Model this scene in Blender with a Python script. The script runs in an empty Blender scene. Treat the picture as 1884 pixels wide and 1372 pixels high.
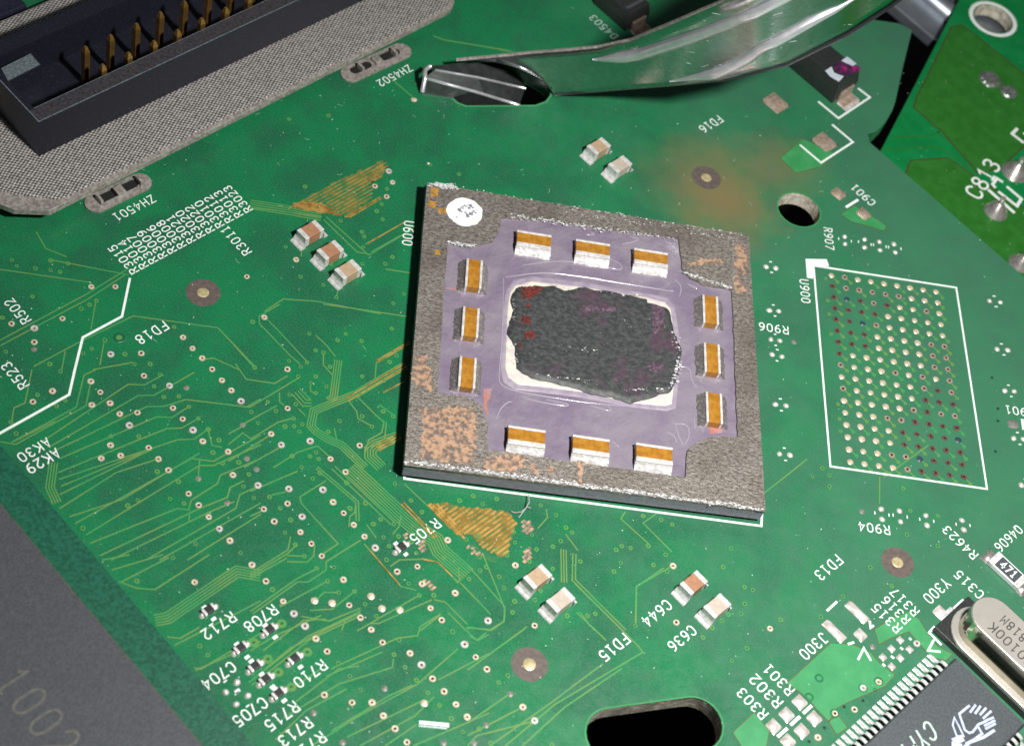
import bpy, bmesh, math, random
from mathutils import Vector, Matrix
from mathutils.geometry import delaunay_2d_cdt
from mathutils import noise as mnoise

# ------------------------------------------------------------------ camera, world, lamp
# All measures are millimetres on the board; one Blender unit is one centimetre.
S = 0.1
rnd = random.Random(7)
CAM = Vector((-27.0114, -89.6051, 117.6457))
ROT = [[0.9801409292741186, 0.030256999255385456, 0.19598028665589529], [0.13907937642791282, -0.8093571964565311, -0.5706118256717501], [0.1413530537840984, 0.5865368211289759, -0.7974922392386186]]
FPX, PW, PH = 3229.277, 1884.0, 1372.0

scn = bpy.context.scene
col = scn.collection
cam_d = bpy.data.cameras.new('camera')
cam_o = bpy.data.objects.new('camera', cam_d)
col.objects.link(cam_o)
r0, r1, r2 = (Vector(r) for r in ROT)
cam_o.matrix_world = Matrix(((r0.x, -r1.x, -r2.x, CAM.x * S), (r0.y, -r1.y, -r2.y, CAM.y * S),
                             (r0.z, -r1.z, -r2.z, CAM.z * S), (0, 0, 0, 1)))
cam_d.sensor_width = 36.0
cam_d.lens = 36.0 * FPX / PW
cam_d.clip_start = 0.5
cam_d.clip_end = 400.0
cam_d.dof.use_dof = True
cam_d.dof.focus_distance = 14.6
cam_d.dof.aperture_fstop = 0.62
scn.camera = cam_o

world = bpy.data.worlds.new('World')
scn.world = world
world.use_nodes = True
bg = world.node_tree.nodes['Background']
bg.inputs[0].default_value = (0.86, 0.93, 1.0, 1)
bg.inputs[1].default_value = 0.05

flash_d = bpy.data.lights.new('flash_lamp', 'AREA')
flash_d.shape = 'DISK'
flash_d.size = 0.9
flash_d.energy = 2350.0
flash_d.color = (1.0, 0.985, 0.955)
flash_o = bpy.data.objects.new('flash_lamp', flash_d)
flash_o.location = Vector((21, -44, 103)) * S
flash_o.rotation_euler = (Vector((4, 4, 0)) * S - flash_o.location).to_track_quat('-Z', 'Y').to_euler()
col.objects.link(flash_o)

scn.view_settings.view_transform = 'Standard'
scn.view_settings.look = 'None'
scn.view_settings.exposure = 0.0
scn.view_settings.gamma = 1.0
scn.cycles.max_bounces = 8
scn.cycles.caustics_reflective = False
scn.cycles.caustics_refractive = False
scn.cycles.sample_clamp_indirect = 6.0

# ------------------------------------------------------------------ measuring helpers
def at(u, v, z=0.0):
    """A measured picture point as a place on the plane z (mm above the board)."""
    a, b = (u - PW / 2) / FPX, (v - PH / 2) / FPX
    d = r0 * a + r1 * b + r2
    return CAM + d * ((z - CAM.z) / d.z)

def at_y(u, v, y):
    a, b = (u - PW / 2) / FPX, (v - PH / 2) / FPX
    d = r0 * a + r1 * b + r2
    return CAM + d * ((y - CAM.y) / d.y)

class Sheet:
    """One enlarged view of the photograph: origin and enlargement."""
    def __init__(s, ox, oy, k): s.ox, s.oy, s.k = ox, oy, k
    def px(s, x, y): return (s.ox + x / s.k, s.oy + y / s.k)
    def __call__(s, x, y, z=0.0): return at(*s.px(x, y), z)
    def many(s, pts, z=0.0): return [s(x, y, z) for x, y in pts]
PX = Sheet(0, 0, 1)
TA, TB, TC = Sheet(0, 330, 3.921), Sheet(0, 680, 3.921), Sheet(420, 560, 4.574)
TD, TE, TF = Sheet(460, 860, 4.5725), Sheet(760, 860, 3.925), Sheet(460, 1080, 4.2818)
TG, TH, TI = Sheet(860, 1020, 3.489), Sheet(1340, 1000, 3.463), Sheet(460, 280, 4.5725)
TJ, TK, TL = Sheet(460, 0, 3.921), Sheet(1400, 330, 3.893), Sheet(1720, 600, 4.573)
TM, TN, TO = Sheet(1400, 680, 3.893), Sheet(360, 1080, 4.7), Sheet(1400, 0, 3.893)
TP, TQ, TR = Sheet(730, 320, 2.078), Sheet(880, 480, 4.5725), Sheet(1700, 1060, 4.397)
TS, TT, TU = Sheet(1780, 960, 8.577), Sheet(1680, 250, 4.9), Sheet(1420, 60, 6.729)
TV, TW = Sheet(0, 1020, 3.898), Sheet(1400, 1140, 5.913)
TX, TY = Sheet(920, 0, 3.921), Sheet(1000, 0, 7.246)

Q = math.sqrt(0.5)
NE, SE, SW, NW = Vector((Q, Q, 0)), Vector((Q, -Q, 0)), Vector((-Q, -Q, 0)), Vector((-Q, Q, 0))
EX, EY, EZ = Vector((1, 0, 0)), Vector((0, 1, 0)), Vector((0, 0, 1))

# ------------------------------------------------------------------ materials
def lin(h):
    c = [int(h[i:i + 2], 16) / 255 for i in (0, 2, 4)]
    return tuple(x / 12.92 if x <= 0.04045 else ((x + 0.055) / 1.055) ** 2.4 for x in c)

class Mt:
    def __init__(s, name):
        s.m = bpy.data.materials.new(name); s.m.use_nodes = True
        s.t = s.m.node_tree; s.n = s.t.nodes; s.b = s.n['Principled BSDF']
        s.co = None
    def node(s, t, **kw):
        n = s.n.new(t)
        for k, v in kw.items(): setattr(n, k, v)
        return n
    def link(s, a, b): s.t.links.new(a, b)
    def coord(s):
        if s.co is None: s.co = s.node('ShaderNodeTexCoord').outputs['Object']
        return s.co
    def noise(s, scale, detail=4, rough=0.55, stretch=None, dist=0.0):
        n = s.node('ShaderNodeTexNoise')
        n.inputs['Scale'].default_value = scale; n.inputs['Detail'].default_value = detail
        n.inputs['Roughness'].default_value = rough; n.inputs['Distortion'].default_value = dist
        src = s.coord()
        if stretch:
            mp = s.node('ShaderNodeMapping'); mp.inputs['Scale'].default_value = stretch[:3]
            if len(stretch) > 3: mp.inputs['Rotation'].default_value = (0, 0, stretch[3])
            s.link(src, mp.inputs['Vector']); src = mp.outputs[0]
        s.link(src, n.inputs['Vector'])
        return n.outputs['Fac']
    def ramp(s, src, lo, hi, a=0.0, b=1.0):
        n = s.node('ShaderNodeMapRange'); n.interpolation_type = 'SMOOTHSTEP'
        n.inputs[1].default_value = lo; n.inputs[2].default_value = hi
        n.inputs[3].default_value = a; n.inputs[4].default_value = b
        s.link(src, n.inputs[0]); return n.outputs[0]
    def math(s, op, a, b=0.0):
        n = s.node('ShaderNodeMath', operation=op)
        for i, x in ((0, a), (1, b)):
            if isinstance(x, (int, float)): n.inputs[i].default_value = x
            else: s.link(x, n.inputs[i])
        return n.outputs[0]
    def mix(s, f, a, b):
        n = s.node('ShaderNodeMix', data_type='RGBA')
        if isinstance(f, (int, float)): n.inputs[0].default_value = f
        else: s.link(f, n.inputs[0])
        for i, x in ((6, a), (7, b)):
            if isinstance(x, tuple): n.inputs[i].default_value = (*x[:3], 1)
            else: s.link(x, n.inputs[i])
        return n.outputs[2]
    def colour(s, c):
        if isinstance(c, tuple): s.b.inputs['Base Color'].default_value = (*c[:3], 1)
        else: s.link(c, s.b.inputs['Base Color'])
        return s
    def set(s, **kw):
        names = dict(rough='Roughness', metal='Metallic', spec='Specular IOR Level', coat='Coat Weight', crough='Coat Roughness')
        for k, v in kw.items():
            i = s.b.inputs[names[k]]
            if isinstance(v, (int, float)): i.default_value = v
            else: s.link(v, i)
        return s
    def bump(s, h, strength=0.3, dist=0.01):
        n = s.node('ShaderNodeBump'); n.inputs['Strength'].default_value = strength
        n.inputs['Distance'].default_value = dist
        s.link(h, n.inputs['Height']); s.link(n.outputs[0], s.b.inputs['Normal']); return s

def simple(name, c1, c2=None, scale=20, rough=0.5, metal=0.0, bump=0.0, spec=0.5, lo=0.35, hi=0.65, dist=0.01, stretch=None):
    m = Mt(name); c1 = lin(c1) if isinstance(c1, str) else c1
    if c2 is None and bump == 0: m.colour(c1)
    else:
        n = m.noise(scale, 5, 0.6, stretch)
        c2 = c1 if c2 is None else (lin(c2) if isinstance(c2, str) else c2)
        m.colour(m.mix(m.ramp(n, lo, hi), c1, c2))
        if bump: m.bump(n, bump, dist)
    m.set(rough=rough, metal=metal, spec=spec)
    return m.m

def mask_material():
    """Green solder mask: copper-backed and bare zones, cloudy haze, dust and the brown scorch."""
    m = Mt('green_solder_mask')
    n1 = m.noise(1.7, 5, 0.6, (1, 1, 1, math.pi / 4), 0.2)
    n2 = m.noise(9, 5, 0.65)
    n3 = m.noise(75, 3, 0.7)
    z = m.ramp(m.math('ADD', n1, m.math('MULTIPLY', m.math('SUBTRACT', n2, 0.5), 0.2)), 0.38, 0.64)
    c = m.mix(z, (0.005, 0.172, 0.056), (0.011, 0.110, 0.049))
    c = m.mix(m.ramp(n3, 0.44, 0.68, 0, 0.75), c, (0.030, 0.180, 0.090))
    c = m.mix(m.ramp(n3, 0.50, 0.30, 0, 0.65), c, (0.004, 0.070, 0.036))
    # dusty film over the farther right side of the board
    sep = m.node('ShaderNodeSeparateXYZ'); m.link(m.coord(), sep.inputs[0])
    film = m.math('ADD', m.math('MULTIPLY', sep.outputs[0], 0.22), m.math('MULTIPLY', m.noise(1.1, 4, 0.6), 1.5))
    c = m.mix(m.ramp(film, 0.45, 1.6, 0, 0.60), c, (0.062, 0.175, 0.108))
    # scorch beside the upper right of the big chip
    for q, rad, amt in ((at(1310, 340), 8.5, 0.62), (at(1350, 395), 6.5, 0.42), (at(1440, 300), 6.0, 0.40)):
        v = m.node('ShaderNodeVectorMath', operation='DISTANCE')
        m.link(m.coord(), v.inputs[0]); v.inputs[1].default_value = q * S
        d = m.math('ADD', v.outputs['Value'], m.math('MULTIPLY', m.math('SUBTRACT', m.noise(3.2, 4, 0.6), 0.5), 0.55))
        c = m.mix(m.ramp(d, rad * S, 0.05, 0, amt), c, (0.215, 0.145, 0.062))
    m.colour(c)
    m.set(rough=m.ramp(n2, 0.3, 0.7, 0.30, 0.46), spec=0.5)
    m.bump(m.math('ADD', m.math('MULTIPLY', n3, 0.4), n2), 0.10, 0.004)
    return m.m

def weave_material():
    m = Mt('woven_conductive_cloth')
    src = m.coord()
    wob = m.node('ShaderNodeTexNoise'); wob.inputs['Scale'].default_value = 5; m.link(src, wob.inputs['Vector'])
    add = m.node('ShaderNodeVectorMath', operation='MULTIPLY_ADD')
    m.link(wob.outputs['Color'], add.inputs[0]); add.inputs[1].default_value = (0.025,) * 3; m.link(src, add.inputs[2])
    def wave(d, k):
        v = m.node('ShaderNodeVectorMath', operation='DOT_PRODUCT'); m.link(add.outputs[0], v.inputs[0]); v.inputs[1].default_value = d
        return m.math('SINE', m.math('MULTIPLY', v.outputs['Value'], k))
    w = m.math('MULTIPLY', wave((0.83, 0.56, 0), 2 * math.pi / 0.043), wave((-0.56, 0.83, 0), 2 * math.pi / 0.036))
    n = m.noise(28, 3, 0.7)
    h = m.math('ADD', w, m.math('MULTIPLY', m.math('SUBTRACT', n, 0.5), 2.6))
    c = m.mix(m.ramp(h, -0.9, 0.8), (0.085, 0.080, 0.076), (0.52, 0.50, 0.47))
    m.colour(c).set(rough=0.45, metal=0.35)
    m.bump(h, 0.5, 0.008)
    return m.m

def lid_material():
    m = Mt('brushed_grey_lid')
    n = m.noise(46, 5, 0.75, (0.6, 1.15, 1, 0.25), 0.5); n2 = m.noise(90, 3, 0.7); n3 = m.noise(2.2, 3, 0.5)
    h = m.math('ADD', m.math('MULTIPLY', n, 0.82), m.math('MULTIPLY', n2, 0.18))
    c = m.mix(m.ramp(h, 0.34, 0.66), (0.095, 0.080, 0.070), (0.44, 0.40, 0.355))
    c = m.mix(m.ramp(n3, 0.45, 0.7, 0, 0.4), c, (0.12, 0.095, 0.078))
    m.colour(c).set(rough=0.38, metal=0.45)
    m.bump(h, 0.6, 0.012)
    return m.m

def die_material():
    m = Mt('black_die_residue')
    n = m.noise(30, 6, 0.7, (0.8, 1.1, 1)); n2 = m.noise(3.0, 4, 0.6); n3 = m.noise(80, 2, 0.7)
    c = m.mix(m.ramp(n, 0.38, 0.66), (0.026, 0.030, 0.030), (0.070, 0.076, 0.074))
    c = m.mix(m.ramp(n2, 0.53, 0.68, 0, 0.6), c, (0.085, 0.038, 0.066))
    m.colour(c).set(rough=0.55)
    m.bump(m.math('ADD', n, m.math('MULTIPLY', n3, 0.4)), 0.25, 0.006)
    return m.m

def resin_material():
    m = Mt('mauve_resin')
    n = m.noise(3, 4, 0.55, None, 0.5); n2 = m.noise(40, 3, 0.7)
    c = m.mix(m.ramp(n, 0.35, 0.65), (0.190, 0.150, 0.215), (0.238, 0.205, 0.250))
    c = m.mix(m.ramp(n2, 0.55, 0.75, 0, 0.3), c, (0.31, 0.275, 0.32))
    m.colour(c).set(rough=0.30, coat=0.6, crough=0.10)
    m.bump(m.noise(7, 3, 0.5), 0.55, 0.05)
    return m.m

M = {}
M['mask'] = mask_material()
M['mask2'] = simple('glossy_green_mask', (0.003, 0.175, 0.042), (0.006, 0.21, 0.055), 4, 0.25)
M['mask2_plane'] = simple('green_mask_over_copper', (0.020, 0.135, 0.016), (0.028, 0.165, 0.024), 7, 0.28)
M['mask_plane'] = simple('light_green_copper_plane', (0.050, 0.255, 0.100), (0.062, 0.295, 0.120), 6, 0.33)
M['mask_plane_dim'] = simple('dimmed_green_copper_plane', (0.035, 0.24, 0.075), (0.05, 0.28, 0.10), 6, 0.36)  # darker copy of the plane green: distance falloff of light put into the colour
M['mask_edge'] = simple('mask_edge_line', (0.085, 0.10, 0.02), (0.12, 0.09, 0.03), 30, 0.4)
M['trace'] = simple('masked_copper_trace', (0.058, 0.265, 0.085), (0.140, 0.255, 0.075), 3, 0.33)
M['tent'] = simple('masked_via_ring', (0.045, 0.27, 0.085), (0.14, 0.25, 0.06), 1.5, 0.33)
M['tent_in'] = simple('masked_via_well', (0.012, 0.10, 0.05), rough=0.4)
M['gold'] = simple('scraped_copper', (0.80, 0.47, 0.13), (0.42, 0.24, 0.05), 12, 0.34, 0.55, 0.3, lo=.4, hi=.62)
M['pad'] = simple('tinned_ring', (0.80, 0.70, 0.56), (0.58, 0.44, 0.32), 40, 0.38, 0.25)
M['pad_ball'] = simple('beige_tinned_pad', (0.74, 0.62, 0.46), (0.56, 0.44, 0.31), 30, 0.34, 0.3)
M['well'] = simple('via_well', (0.030, 0.010, 0.008), rough=0.5)
M['solder'] = simple('solder', (0.72, 0.68, 0.64), (0.50, 0.46, 0.42), 22, 0.24, 0.75, 0.25)
M['solder_dull'] = simple('dull_solder', (0.62, 0.50, 0.41), (0.42, 0.31, 0.22), 22, 0.4, 0.5, 0.3)
M['solder_white'] = simple('bright_solder', (0.92, 0.88, 0.86), (0.66, 0.56, 0.50), 16, 0.30, 0.45, 0.3)
M['brown_pad'] = simple('oxidised_pad', (0.22, 0.125, 0.09), (0.10, 0.075, 0.06), 30, 0.4, 0.3)
M['blue_pad'] = simple('bare_blue_pad', (0.04, 0.06, 0.09), (0.02, 0.05, 0.06), 30, 0.4)
M['silk'] = simple('white_ink', (0.84, 0.86, 0.84), (0.70, 0.78, 0.74), 40, 0.6)
M['silk_grey'] = simple('pale_ink', (0.52, 0.62, 0.56), (0.35, 0.48, 0.42), 40, 0.6)
M['fid'] = simple('bare_laminate_ring', (0.090, 0.075, 0.062), (0.13, 0.10, 0.09), 25, 0.5)
M['laminate'] = simple('cut_laminate', (0.66, 0.62, 0.52), (0.34, 0.31, 0.24), 14, 0.75, bump=0.5, dist=0.02)
M['cloth'] = weave_material()
M['steel_rim'] = simple('grey_steel', (0.42, 0.39, 0.36), (0.24, 0.21, 0.19), 30, 0.4, 0.3, 0.3)
M['plastic'] = simple('black_plastic', (0.011, 0.011, 0.020), (0.030, 0.031, 0.044), 45, 0.42, bump=0.25, lo=.5, hi=.8)
M['plastic_pale'] = simple('pale_plastic', (0.14, 0.17, 0.19), (0.07, 0.09, 0.10), 50, 0.6, bump=0.3)  # paler plastic for the rim lines and the key block top
M['pin'] = simple('gold_plating', (0.88, 0.55, 0.16), (0.58, 0.32, 0.09), 8, 0.28, 0.9)
M['clip'] = simple('polished_spring_steel', (0.60, 0.64, 0.63), (0.50, 0.54, 0.53), 9, 0.20, 1.0, 0.12, stretch=(1, 4, 3))
M['clip_rib'] = simple('highlight_steel', (0.86, 0.85, 0.90), (0.74, 0.74, 0.78), 8, 0.24, 0.7)  # whitened steel: highlights of ribs, folds and hook tip put into the colour
M['lid'] = lid_material()
M['chip_side'] = simple('slate_ceramic', (0.26, 0.235, 0.29), (0.19, 0.175, 0.22), 30, 0.40, bump=0.2)
M['under'] = simple('shade_black', (0.006, 0.006, 0.006), rough=0.8)  # near-black standing in for shade in gaps and recesses
M['resin'] = resin_material()
M['resin_red'] = simple('orange_flux_stain', (0.42, 0.16, 0.10), (0.34, 0.22, 0.26), 20, 0.35)
M['cream'] = simple('cream_underfill', (0.72, 0.69, 0.54), (0.56, 0.50, 0.50), 12, 0.4)
M['slope'] = simple('pale_mauve_slope', (0.36, 0.31, 0.36), (0.28, 0.23, 0.31), 12, 0.3)
M['die'] = die_material()
M['die_red'] = simple('red_residue', (0.20, 0.030, 0.024), (0.05, 0.022, 0.02), 45, 0.4, bump=0.5)
M['die_pink'] = simple('mauve_residue', (0.15, 0.095, 0.13), (0.055, 0.035, 0.05), 40, 0.4, bump=0.4)
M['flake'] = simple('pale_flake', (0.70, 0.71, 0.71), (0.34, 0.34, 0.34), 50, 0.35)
M['copper'] = simple('rubbed_copper', (0.58, 0.36, 0.23), (0.19, 0.155, 0.135), 24, 0.42, 0.3, 0.8, lo=.40, hi=.62)
M['gold_spot'] = simple('amber_spot', (0.70, 0.36, 0.07), (0.36, 0.2, 0.06), 30, 0.4, 0.3)
M['amber'] = simple('amber_ceramic', (0.42, 0.20, 0.028), (0.30, 0.125, 0.014), 14, 0.28)
M['term'] = simple('tinned_terminal', (0.86, 0.84, 0.83), (0.60, 0.58, 0.56), 30, 0.36, 0.3, 0.4)
M['resin_gloss'] = Mt('resin_gloss_tint').colour((0.33, 0.29, 0.36)).set(rough=.12, coat=.6, crough=.06).m  # paler than the resin: gloss highlights put into the colour
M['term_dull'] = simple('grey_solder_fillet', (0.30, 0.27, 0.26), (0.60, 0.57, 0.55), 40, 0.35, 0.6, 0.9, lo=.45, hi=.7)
M['ceram_brown'] = simple('brown_ceramic', (0.40, 0.20, 0.11), (0.32, 0.16, 0.09), 20, 0.5)
M['ceram_tan'] = simple('tan_ceramic', (0.46, 0.33, 0.21), (0.38, 0.27, 0.17), 20, 0.5)
M['ceram_beige'] = simple('beige_ceramic', (0.50, 0.43, 0.35), (0.42, 0.36, 0.30), 20, 0.5)
M['ceram_side'] = M['ceram_brown']
M['black'] = simple('black_moulding', (0.016, 0.018, 0.018), (0.030, 0.032, 0.032), 60, 0.45, bump=0.2)
M['mould'] = simple('grey_black_moulding', (0.048, 0.053, 0.062), (0.070, 0.075, 0.084), 55, 0.5, bump=0.25)
M['mould_dark'] = simple('charcoal_moulding', (0.052, 0.062, 0.068), (0.075, 0.086, 0.092), 55, 0.5, bump=0.2)
M['substrate'] = simple('dark_green_laminate', (0.004, 0.068, 0.036), (0.012, 0.115, 0.066), 35, 0.45, bump=0.3)
M['laser'] = simple('laser_mark', (0.125, 0.122, 0.10), (0.085, 0.087, 0.08), 40, 0.6)
M['ink_dark'] = simple('dark_stamp_ink', (0.06, 0.055, 0.05), rough=0.6)
M['can'] = simple('satin_can', (0.60, 0.57, 0.51), (0.54, 0.51, 0.46), 4, 0.35, 0.55)
M['can_side'] = simple('polished_can_side', (0.62, 0.58, 0.48), (0.5, 0.47, 0.38), 4, 0.12, 1.0)
M['lead'] = simple('tinned_lead', (0.86, 0.85, 0.86), (0.62, 0.62, 0.62), 30, 0.3, 0.4)
M['alu'] = simple('dull_aluminium', (0.34, 0.37, 0.41), (0.22, 0.25, 0.28), 1.6, 0.4, 0.7)
M['table'] = simple('dark_table', (0.010, 0.005, 0.004), (0.020, 0.010, 0.008), 3, 0.8)
M['magenta'] = simple('magenta_dye', (0.34, 0.018, 0.15), (0.10, 0.01, 0.07), 16, 0.4)
M['white_mark'] = simple('white_label_bar', (0.56, 0.62, 0.68), (0.45, 0.5, 0.56), 20, 0.5)
M['hair'] = simple('grey_fibre', (0.35, 0.36, 0.33), rough=0.5)
M['dust'] = simple('dust', (0.55, 0.62, 0.56), (0.35, 0.45, 0.38), 9, 0.8)
M['navy'] = simple('navy_moulding', (0.010, 0.012, 0.026), (0.02, 0.022, 0.04), 40, 0.45)

# ------------------------------------------------------------------ mesh helpers
class MB:
    def __init__(s): s.v, s.f, s.mi, s.cur = [], [], [], 0
    def face(s, pts):
        k = len(s.v); s.v += [Vector(p) for p in pts]
        s.f.append(list(range(k, k + len(pts)))); s.mi.append(s.cur)
    def mesh_(s, v, f):
        k = len(s.v); s.v += [Vector(p) for p in v]
        for q in f: s.f.append([k + i for i in q]); s.mi.append(s.cur)
    def prism(s, poly, z0, z1, taper=0.0):
        """poly: points; walls from z0 to z1, top drawn in by taper."""
        n = len(poly); c = sum((Vector((p[0], p[1], 0)) for p in poly), Vector()) / n
        area = sum(poly[i][0] * poly[(i + 1) % n][1] - poly[(i + 1) % n][0] * poly[i][1] for i in range(n))
        pl = list(poly) if area > 0 else list(reversed(poly))
        lo = [Vector((p[0], p[1], z0)) for p in pl]
        hi = []
        for p in pl:
            d = Vector((p[0], p[1], 0)) - c
            L = d.length or 1
            d = c + d * max(0, (L - taper) / L); hi.append(Vector((d.x, d.y, z1)))
        s.mesh_(lo + hi, [list(range(n - 1, -1, -1)), list(range(n, 2 * n))] + [[i, (i + 1) % n, n + (i + 1) % n, n + i] for i in range(n)])
        return s
    def box(s, c, a, la, lb, z0, z1):
        a = a.normalized(); b = Vector((-a.y, a.x, 0)); c = Vector((c[0], c[1], 0))
        s.prism([c + a * (la / 2 * i) + b * (lb / 2 * j) for i, j in ((-1, -1), (1, -1), (1, 1), (-1, 1))], z0, z1)
        return s
    def disc(s, c, r, z, n=16, ry=None):
        s.face([(c[0] + r * math.cos(2 * math.pi * i / n), c[1] + (ry or r) * math.sin(2 * math.pi * i / n), z) for i in range(n)]); return s
    def ring(s, c, r0_, r1_, z0, z1, n=16):
        """flat ring at z1 with an outer wall down to z0"""
        P = lambda r, z: [(c[0] + r * math.cos(2 * math.pi * i / n), c[1] + r * math.sin(2 * math.pi * i / n), z) for i in range(n)]
        s.mesh_(P(r1_, z0) + P(r1_ * 0.94, z1) + P(r0_, z1) + P(r0_ * .96, z0), [[k * n + i, k * n + (i + 1) % n, (k + 1) * n + (i + 1) % n, (k + 1) * n + i] for k in range(3) for i in range(n)])
        return s
    def dome(s, c, rx, ry, h, z0=0.0, ang=0.0, n=14, p=2.0, rings=4):
        v, f = [], []
        ca, sa = math.cos(ang), math.sin(ang)
        for k in range(rings):
            t = k / rings; rr = 1 - t; z = z0 + h * (1 - rr ** p)
            if k == 0: z = z0
            for i in range(n):
                w = 2 * math.pi * i / n; x, y = rx * rr * math.cos(w), ry * rr * math.sin(w)
                v.append((c[0] + x * ca - y * sa, c[1] + x * sa + y * ca, z))
        v.append((c[0], c[1], z0 + h))
        for k in range(rings - 1):
            f += [[k * n + i, k * n + (i + 1) % n, (k + 1) * n + (i + 1) % n, (k + 1) * n + i] for i in range(n)]
        f += [[(rings - 1) * n + i, (rings - 1) * n + (i + 1) % n, rings * n] for i in range(n)]
        s.mesh_(v, f); return s
    def pillow(s, c, a, la, lb, h, z0=0.0, n=6, skew=0.0):
        a = a.normalized(); b = Vector((-a.y, a.x, 0)); v, f = [], []
        for j in range(n + 1):
            for i in range(n + 1):
                x, y = 2 * i / n - 1, 2 * j / n - 1
                z = h * (1 - abs(x) ** 2.5) * (1 - abs(y) ** 2.5) * (1 + skew * x)
                q = Vector((c[0], c[1], 0)) + a * (x * la / 2) + b * (y * lb / 2); v.append((q.x, q.y, z0 + z))
        for j in range(n):
            f += [[j * (n + 1) + i, j * (n + 1) + i + 1, (j + 1) * (n + 1) + i + 1, (j + 1) * (n + 1) + i] for i in range(n)]
        s.mesh_(v, f); return s
    def ribbon(s, pts, w, z, caps=False, th=0.0):
        """flat strip along a polyline with mitred corners; th gives it side walls"""
        P = [Vector((p[0], p[1], 0)) for p in pts]
        P = [p for i, p in enumerate(P) if i == 0 or (p - P[i - 1]).length > 1e-6]
        if len(P) < 2: return s
        loop = caps and len(P) > 3 and (P[0] - P[-1]).length < w * .5
        if loop: P[-1] = P[0].copy()
        L, R_ = [], []
        for i, p in enumerate(P):
            d1 = (P[i] - P[i - 1]).normalized() if i else (P[1] - P[0]).normalized()
            d2 = (P[i + 1] - P[i]).normalized() if i < len(P) - 1 else d1
            if i == 0: d1 = d2
            if loop and i in (0, len(P) - 1): d1, d2 = (P[-1] - P[-2]).normalized(), (P[1] - P[0]).normalized()
            t = (d1 + d2); t = t.normalized() if t.length > 1e-6 else d1
            nrm = Vector((-t.y, t.x, 0)); k = min(2.0, 1.0 / max(0.35, nrm.dot(Vector((-d1.y, d1.x, 0)))))
            e = Vector()
            if caps and not loop and i == 0: e = -d1 * w * .35
            if caps and not loop and i == len(P) - 1: e = d1 * w * .35
            L.append(p + e + nrm * (w / 2 * k)); R_.append(p + e - nrm * (w / 2 * k))
        n = len(P); v = [(q.x, q.y, z) for q in L] + [(q.x, q.y, z) for q in R_]
        f = [[n + i, n + i + 1, i + 1, i] for i in range(n - 1)]
        if th:
            v += [(q[0], q[1], z - th) for q in v]; m = 2 * n
            f += [[i, i + 1, m + i + 1, m + i] for i in range(n - 1)] + [[n + i + 1, n + i, m + n + i, m + n + i + 1] for i in range(n - 1)]
            f += [[n, 0, m, m + n], [n - 1, 2 * n - 1, m + 2 * n - 1, m + n - 1]]
        s.mesh_(v, f); return s
    def tube(s, pts, r, n=6):
        P = [Vector(p) for p in pts]; v, f = [], []
        for i, p in enumerate(P):
            t = (P[min(i + 1, len(P) - 1)] - P[max(i - 1, 0)]).normalized()
            u = t.cross(EZ); u = u.normalized() if u.length > 1e-3 else t.cross(EX).normalized(); w = u.cross(t)
            rr = r[i] if isinstance(r, (list, tuple)) else r
            v += [p + (u * math.cos(2 * math.pi * k / n) + w * math.sin(2 * math.pi * k / n)) * rr for k in range(n)]
        for i in range(len(P) - 1):
            f += [[i * n + k, i * n + (k + 1) % n, (i + 1) * n + (k + 1) % n, (i + 1) * n + k] for k in range(n)]
        f += [list(range(n)), list(range((len(P) - 1) * n + n - 1, (len(P) - 1) * n - 1, -1))]
        s.mesh_(v, f); return s
    def data(s, name, mats, org=Vector((0, 0, 0)), bevel=0.0, seg=2, smooth=False):
        me = bpy.data.meshes.new(name)
        me.from_pydata([((p - org) * S)[:] for p in s.v], [], s.f)
        mats = mats if isinstance(mats, (list, tuple)) else [mats]
        for m in mats: me.materials.append(m)
        for p, k in zip(me.polygons, s.mi): p.material_index = min(k, len(mats) - 1)
        bm = bmesh.new(); bm.from_mesh(me)
        bmesh.ops.recalc_face_normals(bm, faces=bm.faces[:]) if bevel else None
        if bevel:
            bmesh.ops.bevel(bm, geom=[e for e in bm.edges if len(e.link_faces) == 2 and e.calc_face_angle(0) > 0.35], offset=bevel * S, segments=seg, profile=0.6, affect='EDGES', clamp_overlap=True)
        bm.to_mesh(me); bm.free()
        if smooth:
            for p in me.polygons: p.use_smooth = True
        return me
    def build(s, name, mats, parent=None, org=None, **kw):
        o0 = Vector(org) if org is not None else Vector((0, 0, 0))
        base = Vector((0, 0, 0))
        if parent is not None: base = Vector(parent.get('_o', (0, 0, 0)))
        if org is None: o0 = base.copy()
        o = bpy.data.objects.new(name, s.data(name, mats, o0, **kw)); col.objects.link(o)
        o.location = (o0 - base) * S
        o['_o'] = tuple(o0)
        if parent is not None: o.parent = parent
        return o

def tag(o, label, cat, group=None):
    o['label'] = label; o['category'] = cat
    if group: o['group'] = group
    return o
def thing(name, label, cat, loc, group=None):
    o = bpy.data.objects.new(name, None); col.objects.link(o); o.empty_display_size = 0.05
    o.location = Vector(loc) * S; o['_o'] = tuple(loc)
    return tag(o, label, cat, group)
def copy_part(o, parent, loc=None):
    c = o.copy(); col.objects.link(c); c.parent = parent
    if loc is not None: c.location = Vector(loc) * S
    return c

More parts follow.
